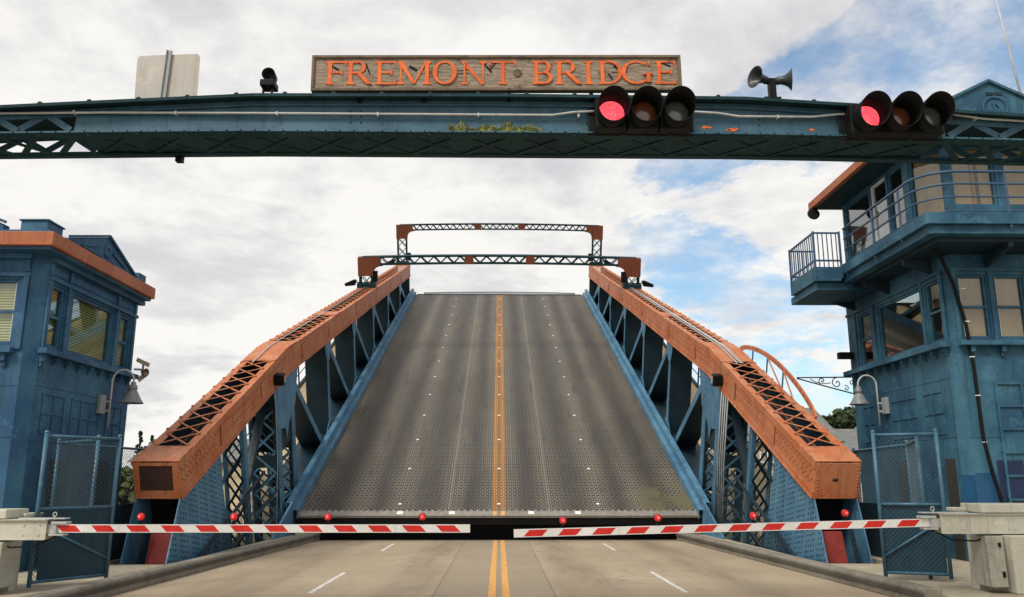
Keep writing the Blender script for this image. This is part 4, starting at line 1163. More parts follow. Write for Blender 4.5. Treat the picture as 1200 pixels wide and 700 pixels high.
window(RT_, H1, *u1[0], WALL_R, kind='none', hung=False, glassm=GLASS_R, light=WHITE)
dw = window(RT_, H1, *u1[1], WHITE, kind='none', hung=False, glassm=GLASS); dw.name = 'glass_door'
window(RT_, H1, *u1[2], WALL_R, kind='none', hung=False, glassm=GLASS, light=WHITE)
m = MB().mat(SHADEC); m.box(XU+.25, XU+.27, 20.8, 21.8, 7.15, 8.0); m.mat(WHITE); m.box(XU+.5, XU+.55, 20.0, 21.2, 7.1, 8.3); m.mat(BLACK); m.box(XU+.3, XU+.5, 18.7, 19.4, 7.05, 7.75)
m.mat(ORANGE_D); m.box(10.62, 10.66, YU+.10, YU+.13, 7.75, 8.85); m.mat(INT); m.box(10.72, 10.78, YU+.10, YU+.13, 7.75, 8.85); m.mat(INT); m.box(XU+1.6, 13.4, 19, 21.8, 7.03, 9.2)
m.build('room_interior', parent=RT_)
# roof
m = MB().mat(UNDER); m.box(8.95, 14.2, 16.7, 22.4, 9.285, 9.40); m.build('soffit', parent=RT_)
m = MB().mat(ORANGE_D); m.box(8.82, 8.948, 16.6, 22.5, 9.29, 9.50); m.box(8.95, 14.2, 16.6, 16.698, 9.29, 9.50); m.build('cornice', parent=RT_, bevel=.01)
m = MB().mat(WALL_R); m.box(9.3, 14.2, 16.85, 22.1, 9.402, 9.5)
m.box(9.15, 9.45, 19.7, 20.2, 9.5, 9.75)
m.build('roof', parent=RT_, bevel=.01)
m = MB().mat(WALL_R)
m.prism([(8.95, 9.42), (8.95, 9.47), (10.85, 10.42), (12.75, 9.47), (12.75, 9.42)], 1, 16.86, 17.1)
m.bar((8.9, 16.84, 9.49), (10.85, 16.84, 10.44), .08, .06); m.bar((10.85, 16.84, 10.44), (12.8, 16.84, 9.49), .08, .06)
m.lathe((10.95, 16.86, 9.78), (0, -1, 0), [(0, .30), (.03, .30), (.03, .25), (.0, .24)], 24)
# raised letter D in the roundel, small plaque above
m.box(10.90, 10.94, 16.83, 16.859, 9.67, 9.90)
for k in range(8):
    a, b = math.pi*k/8-math.pi/2, math.pi*(k+1)/8-math.pi/2
    m.bar((10.94+.10*math.cos(a), 16.845, 9.785+.105*math.sin(a)), (10.94+.10*math.cos(b), 16.845, 9.785+.105*math.sin(b)), .03, .035)
m.mat(BLUE_D); m.box(10.78, 10.94, 16.84, 16.859, 10.10, 10.17); m.box(10.98, 11.14, 16.84, 16.859, 10.10, 10.17)
m.mat(WHITE)
for k in range(16): m.box(11.15+k*.1, 11.15+k*.1+random.uniform(.02, .07), 16.80, 16.83, 10.30-k*.05, 10.32-k*.05+random.uniform(.005, .025))
m.build('pediment', parent=RT_)
m = MB().mat(GALV); m.tube([(11.95, 17.3, 9.6), (11.68, 17.5, 13.4)], [.03, .012], 6)
tag(m.build('roof_antenna'), 'thin whip antenna rising above the roof of the tower at the right', 'antenna')
m = MB().mat(BLACK); m.lathe((8.85, 22.25, 9.1), (0, -1, .2), [(-.06, 0), (-.05, .13), (.0, .17), (.05, .17), (.06, .14), (.04, 0)], 18); m.bar((8.85, 22.3, 9.1), (8.95, 22.3, 9.30), .04, .04)
tag(m.build('gong_bell'), 'round black bell hanging under the orange eave of the tower', 'bell')

# scroll bracket
m = MB().mat(BLACK)
m.tube([(9.5, 22.0, 4.46), (7.95, 22.0, 4.44)], .018, 6); m.tube([(9.5, 22.0, 4.0), (8.9, 22.0, 4.16), (7.95, 22.0, 4.42)], .018, 6)
def spiral(cx_, cz_, r, turns, d=1, ph=0):
    return [(cx_+r*(1-k/30)*math.cos(ph+d*turns*2*math.pi*k/30), 22.0, cz_+r*(1-k/30)*math.sin(ph+d*turns*2*math.pi*k/30)) for k in range(29)]
m.tube(spiral(9.02, 4.30, .15, 1.4, 1, 1.5), .014, 5); m.tube(spiral(8.62, 4.36, .09, 1.3, -1, 3.9), .014, 5); m.tube(spiral(9.25, 4.16, .08, 1.2, -1, 2), .012, 5)
m.tube(spiral(9.42, 4.30, .08, 1.2, 1, 0), .012, 5); m.tube([(8.3, 22, 4.41), (8.45, 22, 4.32), (8.6, 22, 4.28), (8.85, 22, 4.30)], .012, 5)
tag(m.build('scroll_bracket'), 'black wrought iron scroll bracket reaching out from the teal tower', 'bracket')

# ------------------------------------------------------------------ chain link fences
def chain(mb, p0, p1, z0, z1, s=.075, r=.0032):
    p0, p1 = V(p0), V(p1); L_ = (p1-p0).length; d = (p1-p0)/L_
    H = z1-z0
    def q(a, z): c = p0+d*a; return V((c.x, c.y, z0+z))
    k = -H
    nv = d.cross(V((0, 0, 1)))*r
    while k < L_:
        a0 = max(k, 0); z_ = a0-k; a1 = min(k+H, L_); z2 = a1-k
        if a1 > a0: mb.bar(q(a0, z_), q(a1, z2), r*1.6, r*1.6, nv); mb.bar(q(a0, H-z_)+nv*2, q(a1, H-z2)+nv*2, r*1.6, r*1.6, nv)
        k += s
def fence_panel(t, p0, p1, z0, z1, rails=(0, 1), brace=False, r=.032, post=(True, True), mid=None):
    f0, f1 = V(p0), V(p1)
    for ok, p in zip(post, (f0, f1)):
        if ok: m = MB().mat(FENCE); m.tube([(p.x, p.y, z0-.02), (p.x, p.y, z1+.04)], r, 10); m.dome((p.x, p.y, z1+.035), (0, 0, 1), r*1.25, r, 10); m.build('post', parent=t)
    zs = [z0+.05, z1-.02]+([mid] if mid else [])
    for z in zs: m = MB().mat(FENCE); m.tube([(f0.x, f0.y, z), (f1.x, f1.y, z)], r*.8, 8); m.build('rail', parent=t)
    if brace:
        m = MB().mat(FENCE)
        m.tube([(f1.x*.15+f0.x*.85, f1.y*.15+f0.y*.85, z0+(z1-z0)*.36), (f1.x, f1.y, z0+.3)] if brace > 0 else [(f1.x*.55+f0.x*.45, f1.y*.55+f0.y*.45, z0+(z1-z0)*.36), (f1.x, f1.y, z0+.3)], r*.7, 8); m.build('brace', parent=t)
    m = MB().mat(WIRE); chain(m, f0, f1, z0+.05, z1-.02); m.build('chain_link', parent=t)
for sx, nm in ((-1, 'left'), (1, 'right')):
    g = thing('chain_link_gate', f'open blue chain link gate standing beside the kerb at the {nm}', 'gate', (sx*7.0, 13.4, .15), 'blue chain link gates')
    if sx < 0: fence_panel(g, (-7.02, 13.15, 0), (-6.38, 14.25, 0), .20, 2.44, brace=1, mid=1.32); MB().mat(SHEET).bar((-6.98, 13.26, .78), (-6.39, 14.27, .78), .01, 1.02).build('lower_sheet', parent=g)
    else: fence_panel(g, (7.24, 13.82, 0), (6.36, 14.20, 0), .22, 2.52, brace=1, mid=1.36); MB().mat(SHEET).bar((7.22, 13.87, .81), (6.38, 14.24, .81), .01, 1.04).build('lower_sheet', parent=g)
    f = thing('chain_link_fence', f'blue chain link fence between the {nm} tower and the orange truss end', 'fence', (sx*7.9, 17, .15), 'blue chain link fences')
    if sx < 0:
        fence_panel(f, (-8.2, 15.82, 0), (-7.95, 19.07, 0), .18, 2.45, mid=1.1); fence_panel(f, (-8.2, 15.82, 0), (-6.9, 14.6, 0), .18, 2.45, post=(False, True))
    else:
        fence_panel(f, (7.9, 16.2, 0), (8.39, 19.85, 0), .18, 2.45, mid=1.1); fence_panel(f, (7.9, 16.2, 0), (7.1, 14.2, 0), .18, 2.45, post=(False, True))
    # solid guard boards low behind the gate
    m = MB().mat(BLUE_D)
    if sx < 0: m.bar((-8.0, 15.9, .72), (-7.8, 19.0, .72), .03, 1.1)
    else: m.bar((8.0, 16.3, .72), (8.2, 19.8, .72), .03, 1.1)
    m.build('guard_board', parent=f)

# ------------------------------------------------------------------ barrier gates
def barrier(sx, tip, tipz, pivx, pivz, lab, ho=0.0):
    t = thing('barrier_gate', lab, 'barrier', (sx*7.9, 12.6, .15), 'road barrier gates')
    y = 12.6
    a, b = V((sx*pivx, y, pivz)), V((sx*tip, y, tipz)); d = (b-a).normalized(); L_ = (b-a).length; h = .115
    upv = V((0, 0, 1)); upv = (upv-d*upv.dot(d)).normalized(); n = V((0, -1, 0))
    m = MB().mat(ARMW)
    def P_(s_, v, o): return a+d*s_+upv*v+n*o
    m.hexa([P_(0, -h/2, .02), P_(L_, -h/2, .02), P_(L_, -h/2, -.02), P_(0, -h/2, -.02), P_(0, h/2, .02), P_(L_, h/2, .02), P_(L_, h/2, -.02), P_(0, h/2, -.02)])
    m.mat(ARMR)
    st = .50; k = 0; s_ = L_-.14
    # slanted red bands, wrapped as thin decals on both faces
    while s_ > .3:
        w_ = .27; sl = .09
        hh = h/2-.012
        for o in (.0225, -.0225):
            q = [P_(s_-w_, -hh, o), P_(s_, -hh, o), P_(s_-sl, hh, o), P_(s_-w_-sl, hh, o)] if True else None
            q2 = [p_+n*(.0025 if o > 0 else -.0025)*-1 for p_ in q]
            m.add(q+q2, [(0, 1, 2, 3), (4, 5, 6, 7), (0, 1, 5, 4), (1, 2, 6, 5), (2, 3, 7, 6), (3, 0, 4, 7)])
        s_ -= st
    m.mat(GREYM); m.box(a.x+d.x*L_*.55-.008, a.x+d.x*L_*.55+.008, y-.023, y+.02, pivz-.06, pivz+.06) if False else None
    arm = m.build('barrier_arm', parent=t, bevel=.003)
    for xx in ((5.22, 3.87, 2.5, 1.12) if sx < 0 else (5.12, 3.75, 2.34, .94)):
        s_ = pivx-xx; c = P_(s_, h/2, 0)
        m = MB().mat(BLACK); m.box(c.x-.02, c.x+.02, y-.02, y+.02, c.z, c.z+.05)
        m.lathe((c.x, y+.03, c.z+.11), (0, -1, 0), [(0, 0), (0, .055), (.03, .058), (.032, .053)], 18)
        lt = m.build('warning_light', parent=arm)
        m = MB().mat(RED_ARM); m.lathe((c.x, y-.0, c.z+.11), (0, -1, 0), [(-.01, .052), (.02, .05), (.045, .039), (.058, .022), (.062, 0)], 18)
        m.mat(RED_IN); m.lathe((c.x, y-.0, c.z+.11), (0, -1, 0), [(.060, .018), (.065, .015), (.068, 0)], 12)
        lo = m.build('lens', parent=None, origin=None); lo.parent = arm; lo.data.transform(Matrix.Translation(-V(t['_o']))); 
    # channel bracket carrying the arm
    m = MB().mat(CREAM); q = pivx+.12
    x0, x1 = sorted((sx*(pivx+.1), sx*(9.3))); z = pivz
    m.box(x0, x1, y-.10, y-.085, z-.155, z+.115); m.box(x0, x1, y-.14, y+.14, z+.117, z+.13); m.box(x0, x1, y-.14, y-.101, z-.155, z-.14); m.box(x0, x1, y+.085, y+.10, z-.155, z+.115)
    m.mat(GALV); xa, xb = sorted((sx*(pivx-.12), sx*(pivx+.55)))
    m.box(xa, xb, y-.05, y+.12, z+.131, z+.15); m.box(*sorted((sx*(pivx-.02), sx*(pivx+.12))), y-.06, y+.08, z-.07, z+.06)
    m.box(*sorted((sx*(pivx-.16), sx*(pivx+.06))), y-.07, y+.09, z+.061, z+.10); m.box(*sorted((sx*(pivx-.13), sx*(pivx+.08))), y-.07, y+.09, z-.10, z-.071)
    m.tube([(sx*(pivx+.05)+.028*math.cos(k*.7), y-.0, z+.20+.028*math.sin(k*.7)) for k in range(10)], .009, 6); m.box(*sorted((sx*(pivx+.04), sx*(pivx+.06))), y-.01, y+.01, z+.15, z+.175)
    for xx in (pivx+.2, pivx+.42, pivx+1.1, pivx+1.2, pivx+1.6):
        for zz in (z-.09, z+.05): m.dome((sx*xx, y-.102, zz), (0, -1, 0), .016, .012, 8)
    m.build('arm_bracket', parent=t, bevel=.004)
    m = MB().mat(BLACK); m.tube([(sx*(pivx-.02), y-.03, z-.10), (sx*(pivx+.25), y-.08, z-.24), (sx*(pivx+.6), y-.06, z-.26), (sx*(pivx+.85), y, z-.2)], .012, 6); m.build('cable', parent=t)
    # pedestal housing, cap and side cabinet
    m = MB().mat(CREAM)
    xi = 7.52; xo = 8.55
    def fru(x0, x1, x2, x3, y0, y1, y2, y3, z0, z1): x0 += ho; x1 += ho; x2 += ho; x3 += ho; m.hexa([(sx*x0, y0, z0), (sx*x1, y0, z0), (sx*x1, y1, z0), (sx*x0, y1, z0), (sx*x2, y2, z1), (sx*x3, y2, z1), (sx*x3, y3, z1), (sx*x2, y3, z1)])
    fru(7.40, 8.5, 7.34, 8.6, 12.35, 13.0, 12.25, 13.1, .15, pivz-.17)
    hs = m.build('housing', parent=t, bevel=.02)
    m = MB().mat(CREAM); m.box(*sorted((sx*(7.12+ho), sx*(8.3+ho))), 12.5, 13.1, pivz+.14, pivz+.27); m.box(*sorted((sx*(7.05+ho), sx*(7.3+ho))), 12.9, 13.4, pivz+.14, pivz+.20)
    m.build('cap', parent=t, bevel=.015)
    m = MB().mat(DINGY); fru(7.09, 7.335, 7.07, 7.33, 12.42, 12.85, 12.42, 12.85, .24, pivz-.18)
    cb = m.build('side_cabinet', parent=t, bevel=.012)
    m = MB().mat(BLACK); m.box(*sorted((sx*(7.26+ho), sx*(7.29+ho))), 12.395, 12.42, .38, .46); m.box(*sorted((sx*(7.24+ho), sx*(7.27+ho))), 12.395, 12.42, .80, .86); m.build('latch', parent=cb)
    m = MB().mat(CREAM); m.box(*sorted((sx*(7.22+ho), sx*(7.36+ho))), 12.98, 13.2, .15, pivz-.16); m.build('rear_post', parent=t)
barrier(-1, .42, 1.055, 6.42, 1.06, 'left barrier gate with red and white striped arm lowered over the road')
barrier(1, .22, .985, 6.38, 1.135, 'right barrier gate with red and white striped arm lowered over the road')

# ------------------------------------------------------------------ overhead gantry
GY, GB = 8.9, 9.53
gt = thing('overhead_gantry', 'blue riveted steel gantry spanning the road overhead', 'gantry', (0, 9.2, 0))
def gz(x):
    a = abs(x)
    return 6.03-.006*a if a < 2.8 else 6.013-(a-2.8)*.058 if a < 6.4 else 5.80
def gb(x): return 5.612-max(0, abs(x)-3)*.018
XS = [-8.0, -7.2, -6.4, -4.85, -3.8, -2.8, -1.4, 0, 1.4, 2.8, 3.8, 5.15, 6.4, 7.2, 8.0]
m = MB().mat(BLUE_G)
for a, b in zip(XS[:-1], XS[1:]):
    def hz_(y0, y1, f0, f1): m.hexa([(a, y0, f0(a)), (b, y0, f0(b)), (b, y1, f0(b)), (a, y1, f0(a)), (a, y0, f1(a)), (b, y0, f1(b)), (b, y1, f1(b)), (a, y1, f1(a))])
    solid = -4.9 < a and b < 5.2
    for ya, yb in ((GY, GY+.02), (GB-.02, GB)):
        if solid: hz_(ya, yb, gb, gz)
        else:
            hz_(ya, yb, lambda x: gz(x)-.09, gz); hz_(ya, yb, gb, lambda x: gb(x)+.05)
    m.mat(UNDER); hz_(GY-.16, GB+.10, lambda x: gz(x)+.002, lambda x: gz(x)+.016)       # top cover overhanging the front
    hz_(GY-.16, GY-.15, lambda x: gz(x)-.02, lambda x: gz(x)+.001); m.mat(BLUE_G)
    if solid: hz_(GY-.035, GY-.002, lambda x: gz(x)-.075, lambda x: gz(x)-.06)     # ledges along the face
    if solid: hz_(GY-.012, GY-.0015, lambda x: gz(x)-.059, lambda x: gz(x)-.004)
    hz_(GY-.07, GY-.002, lambda x: gb(x)-.001, lambda x: gb(x)+.014)
    if solid: hz_(GY-.012, GY-.0015, lambda x: gb(x)+.015, lambda x: gb(x)+.085)
    m.mat(UNDER); hz_(GY-.04, GY+.07, lambda x: gb(x)-.018, lambda x: gb(x)-.002); hz_(GB-.07, GB+.03, lambda x: gb(x)-.018, lambda x: gb(x)-.002); m.mat(BLUE_G)
    hz_(GY+.14, GB-.14, lambda x: gz(x)-.012, lambda x: gz(x)-.001) if solid else None
beam = m.build('girder', parent=gt)
m = MB().mat(UNDER)
x = -4.8                                                   # underside lacing over a recessed plate
m.box(-4.85, 5.15, GY+.021, GB-.021, 5.612, 5.622)
while x < 5.1:
    m.bar((x, GY+.03, 5.606), (x+.62, GB-.03, 5.606), .06, .006); m.bar((x, GB-.03, 5.599), (x+.62, GY+.03, 5.599), .06, .006); x += .62
m.build('bottom_lacing', parent=gt)
for sx in (-1, 1):
    m = MB().mat(BLUE_G)
    e0 = 4.85 if sx < 0 else 5.15
    for yy in (GY+.01, GB-.01):
        x = e0+.05
        while x < 7.3:
            m.bar((sx*x, yy, gb(x)+.06), (sx*(x+.30), yy, gz(x)-.06), .075, .014, (0, 1, 0)); m.bar((sx*(x+.30), yy+.016, gz(x)-.06), (sx*(x+.60), yy+.016, gb(x)+.06), .075, .014, (0, 1, 0)); x += .60
    x = e0; m.mat(UNDER)
    while x < 7.3:
        zz = gb(x)-.010
        m.bar((sx*x, GY+.03, zz), (sx*(x+.45), GB-.03, zz), .075, .010); m.bar((sx*(x+.45), GB-.03, zz-.012), (sx*(x+.9), GY+.03, zz-.012), .075, .010)
        x += .45
    m.build('end_lacing', parent=gt)
m = MB().mat(UNDER)
x = -6.3
while x < 6.4:                                             # bolt heads
    m.dome((x, GY-.13, gz(x)+.018), (0, 0, 1), .035, .03); m.dome((x, GY-.05, gb(x)-.018), (0, 0, -1), .03, .028); x += .55
x = -6.3
while x < 6.4: m.dome((x, GY-.072, gb(x)+.008), (0, -1, 0), .010, .012); x += .16
for xc in (-1.72, -1.60, 1.0, 3.0):
    for k in range(5): m.dome((xc, GY-.001, 5.68+k*.07), (0, -1, 0), .012, .012)
m.build('rivets', parent=gt)
for sx in (-1, 1):
    m = MB().mat(BLUE_G)
    for x in (7.3, 7.9):
        for y in (GY+.02, GB-.02): m.box(sx*x-.06, sx*x+.06, y-.06, y+.06, .15, 5.62)
    lace(m, None, (sx*7.3, GY-.05, .3), (sx*7.3, GY-.05, 5.5), (sx*7.9, GY-.05, .3), (sx*7.9, GY-.05, 5.5), 9, .06, .014, nrm=(0, 1, 0))
    lace(m, None, (sx*7.3, GB+.05, .3), (sx*7.3, GB+.05, 5.5), (sx*7.9, GB+.05, .3), (sx*7.9, GB+.05, 5.5), 9, .06, .014, nrm=(0, 1, 0))
    m.box(sx*7.6-.5, sx*7.6+.5, GY-.2, GB+.2, .15, .30)
    m.build('leg', parent=gt)
# conduit
m = MB().mat(GALV)
cp = [(-6.4, GY-.05, 5.80), (-4.5, GY-.05, 5.83), (-2.8, GY-.05, 5.835), (.6, GY-.05, 5.835), (.85, GY-.07, 5.865), (1.15, GY-.09, 5.87)]
m.tube(cp, .014, 8); m.tube([(2.2, GY-.09, 5.87), (2.5, GY-.07, 5.865), (2.75, GY-.05, 5.835), (3.6, GY-.05, 5.835), (3.9, GY-.07, 5.86), (4.2, GY-.09, 5.86)], .014, 8)
m.tube([(5.2, GY-.09, 5.86), (5.6, GY-.06, 5.82), (6.4, GY-.05, 5.78)], .014, 8)
for k in range(11): m.box(-6+k*1.15-.012, -6+k*1.15+.012, GY-.068, GY-.002, 5.812, 5.85)
m.build('conduit', parent=gt)
# mossy weathered strip and bare primer chips
m = MB().mat(MOSS); random.seed(5)
for k in range(900):
    x = random.uniform(-.60, .48); dn = .5+.5*math.sin(x*17)*math.sin(x*7.3+1); z = 5.622+random.random()**2.6*(.05+.09*dn); h = random.uniform(.008, .028)*(.5+dn)
    m.bar((x, GY-.016, z), (x+random.uniform(-.012, .012), GY-.03, z+h), .008, .006)
m.build('moss_patch', parent=gt)
m = MB().mat(LETTER)
for cx_, cz_, w_ in ((2.36, 5.715, .05), (2.415, 5.71, .03), (2.68, 5.685, .055), (2.72, 5.70, .03), (2.63, 5.68, .03), (3.60, 5.69, .035)):
    pts = [(cx_+w_*math.cos(k*.42)*random.uniform(.5, 1.2), cz_+w_*.38*math.sin(k*.42)*random.uniform(.5, 1.25)) for k in range(15)]
    m.prism(pts, 1, GY-.0165, GY-.0135)
m.build('primer_chips', parent=gt)
MB().mat(BLACK).box(-3.92, -3.84, GB-.05, GB+.03, 5.50, 5.60).build('junction_box', parent=gt)

# ---- name sign
sg = thing('name_sign', 'long weathered wooden board with carved orange letters reading FREMONT BRIDGE on the gantry', 'sign', (0, 8.85, 6.13))
SX0, SX1, SZ0, SZ1, SY = -2.17, 2.10, 6.11, 6.555, 8.80
m = MB().mat(WOOD); m.box(SX0+.03, SX1-.03, SY+.012, SY+.07, SZ0+.03, SZ1-.03); m.build('board', parent=sg)
m = MB().mat(WOODF); f = .035
m.box(SX0, SX1, SY-.012, SY+.075, SZ1-f, SZ1); m.box(SX0, SX1, SY-.012, SY+.075, SZ0, SZ0+f)
m.box(SX0, SX0+f, SY-.012, SY+.075, SZ0+f+.001, SZ1-f-.001); m.box(SX1-f, SX1, SY-.012, SY+.075, SZ0+f+.001, SZ1-f-.001)
m.build('frame', parent=sg, bevel=.006)
for x in (-1.62, -.88, .1, 1.05, 1.8):
    m = MB().mat(BLACK); m.box(x-.022, x+.022, SY+.03, SY+.07, 6.0, SZ0-.001); m.build('mounting_post', parent=sg)
def glyph(m, ch, x0, x1, z0, z1, y):
    """carved roman capitals from strokes; y front"""
    W, H = x1-x0, z1-z0; st = .044; th = .02; sf = .018; cnt = [0]
    def Y_(): cnt[0] += 1; return y-.0006*cnt[0]
    def rect(a, b, c, d): m.box(a, b, Y_(), y+.02, c, d)
    def poly(p): m.prism(p, 1, Y_(), y+.02)
    def serif(cx_, z, w_=.05): 
        if z < (z0+z1)/2: poly([(cx_-w_, z), (cx_+w_, z), (cx_+w_, z+.010), (cx_+st*.55, z+.03), (cx_-st*.55, z+.03), (cx_-w_, z+.010)])
        else: poly([(cx_-w_, z), (cx_-w_, z-.010), (cx_-st*.55, z-.03), (cx_+st*.55, z-.03), (cx_+w_, z-.010), (cx_+w_, z)])
    def stem(cx_): rect(cx_-st/2, cx_+st/2, z0, z1); serif(cx_, z0); serif(cx_, z1)
    def arc(cx_, cz_, rx, rz, a0, a1, thick=.045, thin=.018, n=14):
        for k in range(n):
            A, B = a0+(a1-a0)*k/n, a0+(a1-a0)*(k+1)/n
            wa = thin+(thick-thin)*abs(math.cos(A))**1.3; wb = thin+(thick-thin)*abs(math.cos(B))**1.3
            p = [(cx_+rx*math.cos(A), cz_+rz*math.sin(A)), (cx_+rx*math.cos(B), cz_+rz*math.sin(B)), (cx_+(rx-wb)*math.cos(B), cz_+(rz-thin*1.1)*math.sin(B)), (cx_+(rx-wa)*math.cos(A), cz_+(rz-thin*1.1)*math.sin(A))]
            poly(p)
    L_ = x0+.055
    if ch in 'FE':
        stem(L_); rect(L_, x1-.015, z1-th, z1); poly([(x1-.03, z1), (x1-.004, z1), (x1-.004, z1-.07), (x1-.02, z1-.04)])
        zm = (z0+z1)/2+.005; rect(L_, x1-.05, zm-th/2, zm+th/2); poly([(x1-.062, zm-.03), (x1-.045, zm-.03), (x1-.045, zm+.03), (x1-.062, zm+.03)])
        if ch == 'E': rect(L_, x1-.01, z0, z0+th); poly([(x1-.03, z0), (x1, z0), (x1+.004, z0+.07), (x1-.018, z0+.04)])
    elif ch in 'RB':
        stem(L_); zm = z0+H*.48
        r = (z1-zm)/2; rect(L_, L_+W*.28, z1-th, z1); rect(L_, L_+W*.28, zm-.004, zm+th-.006); arc(L_+W*.28, (z1+zm)/2, W*.34, r+.003, -math.pi/2, math.pi/2)
        if ch == 'R': poly([(L_+W*.22, zm+.004), (L_+W*.22+.055, zm+.004), (x1+.004, z0+.012), (x1+.02, z0), (x1-.04, z0)])
        else: r2 = (zm-z0)/2+.006; rect(L_, L_+W*.3, z0, z0+th); arc(L_+W*.3, z0+r2, W*.40, r2, -math.pi/2, math.pi/2)
    elif ch == 'D': stem(L_); rect(L_, L_+W*.22, z1-th, z1); rect(L_, L_+W*.22, z0, z0+th); arc(L_+W*.22, (z0+z1)/2, W*.58, H/2, -math.pi/2, math.pi/2, n=18)
    elif ch == 'O': arc((x0+x1)/2, (z0+z1)/2, W/2-.008, H/2+.003, 0, 2*math.pi, .05, .02, 28)
    elif ch == 'G':
        cx_ = (x0+x1)/2-.01; arc(cx_, (z0+z1)/2, W/2-.008, H/2+.003, math.pi*.27, math.pi*1.73, .05, .02, 24)
        rect(x1-.075, x1-.033, z0+.02, z0+H*.42); rect(x1-.115, x1-.002, z0+H*.40, z0+H*.40+.014); poly([(x1-.06, z1-.01), (x1-.04, z1-.005), (x1-.04, z1-.07), (x1-.055, z1-.05)])
    elif ch == 'I': stem((x0+x1)/2)
    elif ch == 'T': stem((x0+x1)/2); rect(x0+.012, x1-.012, z1-th, z1+.001); poly([(x0+.004, z1), (x0+.026, z1), (x0+.02, z1-.045), (x0, z1-.06)]); poly([(x1-.004, z1), (x1-.026, z1), (x1-.02, z1-.045), (x1, z1-.06)])
    elif ch == 'N':
        rect(x0+.04, x0+.04+th, z0, z1); serif(x0+.05, z0, .042); rect(x1-.05, x1-.05+th, z0, z1); serif(x1-.04, z1, .042)
        poly([(x0+.005, z1), (x0+.062, z1), (x1-.03, z0-.004), (x1-.06, z0-.004)])
    elif ch == 'M':
        rect(x0+.045, x0+.045+th, z0, z1); serif(x0+.055, z0, .042); rect(x1-.08, x1-.035, z0, z1); serif(x1-.057, z0); serif(x1-.045, z1, .035)
        c_ = (x0+x1)/2-.008; poly([(x0+.015, z1), (x0+.075, z1), (c_+.028, z0+.01), (c_-.010, z0+.01)]); poly([(x1-.082, z1), (x1-.056, z1), (c_+.018, z0+.01), (c_-.002, z0+.01)])
pxs = [('F', 381, 406), ('R', 405, 434), ('E', 439, 464), ('M', 464, 506), ('O', 506, 536), ('N', 539, 570), ('T', 573, 605), ('B', 623, 650), ('R', 650, 680), ('I', 683, 697), ('D', 701, 730), ('G', 729, 766), ('E', 768, 793)]
for ch, a, b in pxs:
    xa, xb = -2.015+(a-381)*4.05/412, -2.015+(b-381)*4.05/412
    if ch == 'I': xa -= .02; xb += .02
    m = MB().mat(LETTER); glyph(m, ch, xa, xb, 6.193, 6.483, SY+.004)
    o = m.build('letter', parent=sg); 
m = MB().mat(WOODF); m.lathe((.20, SY+.012, 6.335), (0, -1, 0), [(0, .05), (.01, .05), (.01, .035), (.004, .03), (.01, .015), (.01, 0)], 20)
for x, z in ((-1.62, 6.53), (.1, 6.53), (1.6, 6.53), (-1.62, 6.13), (.1, 6.13), (1.68, 6.13)): m.dome((x, SY-.012, z), (0, -1, 0), .012, .01, 8)
m.build('boss', parent=sg)
m = MB().mat(PIT)                                         # splits and knots in the boards
for (a, b, w_) in (((-1.98, 6.52), (-1.86, 6.45), .022), ((-1.55, 6.53), (-1.50, 6.40), .016), ((-1.05, 6.50), (-.96, 6.44), .03), ((-.18, 6.52), (-.10, 6.42), .02), ((-.12, 6.45), (-.04, 6.55), .012), ((1.32, 6.50), (1.42, 6.43), .03), ((1.25, 6.40), (1.30, 6.33), .02), ((1.85, 6.55), (1.98, 6.49), .02), ((-.5, 6.40), (-.36, 6.41), .006), ((-.5, 6.44), (-.36, 6.45), .006), ((1.3, 6.42), (1.48, 6.425), .006)):
    m.bar((a[0], SY+.0095, a[1]-.075), (b[0], SY+.0095, b[1]-.075), .004, w_, (0.3, 0, 1))
m.build('splits', parent=sg)
sg.rotation_euler.y = -.0093

# ---- traffic signals
def signal(xs, z, label):
    cx_ = sum(xs)/3; t = thing('traffic_light', label, 'traffic light', (cx_, GY-.1, 5.95), 'traffic lights on the gantry')
    yb = GY-.06
    m = MB().mat(BLACK)
    for x in xs: m.box(x-.176, x+.176, yb-.17, yb, z-.175, z+.185)
    m.box(xs[0]-.24, xs[2]+.24, yb+.001, yb+.03, z-.19, z+.16); m.box(xs[0]+.1, xs[0]+.2, yb+.03, GY-.002, z-.1, z+.1); m.box(xs[2]-.2, xs[2]-.1, yb+.03, GY-.002, z-.1, z+.1)
    m.build('housing', parent=t, bevel=.015)
    for i, (x, lm) in enumerate(zip(xs, (RED_ON, AMB, GRN))):
        m = MB().mat(lm); m.lathe((x, yb-.171, z), (0, -1, 0), [(0, .15), (.02, .14), (.035, .10), (.043, .05), (.045, 0)], 28)
        m.build('lens', parent=t)
        m = MB().mat(BLACK); n = 40; vs = []; fs = []      # visor: tube cut back at the bottom
        for k in range(n+1):
            a = -math.pi/2+2*math.pi*k/n
            f_ = (1+math.sin(a))/2; ln = .19+.15*f_
            for rr, dd in ((.165, 0), (.175, ln), (.169, ln), (.159, 0)):
                vs.append((x+rr*math.cos(a), yb-.17-dd, z+rr*math.sin(a)))
        for k in range(n):
            for j in range(3): fs.append((k*4+j, k*4+j+1, k*4+5+j, k*4+4+j))
        m.smooth = True; m.add(vs, fs); m.smooth = False; m.build('visor', parent=t)
    return t
signal((1.25, 1.615, 1.98), 5.775, 'centre traffic light on the gantry beneath the end of the sign, lit red')
signal((4.14, 4.49, 4.84), 5.735, 'traffic light near the right end of the gantry, lit red')

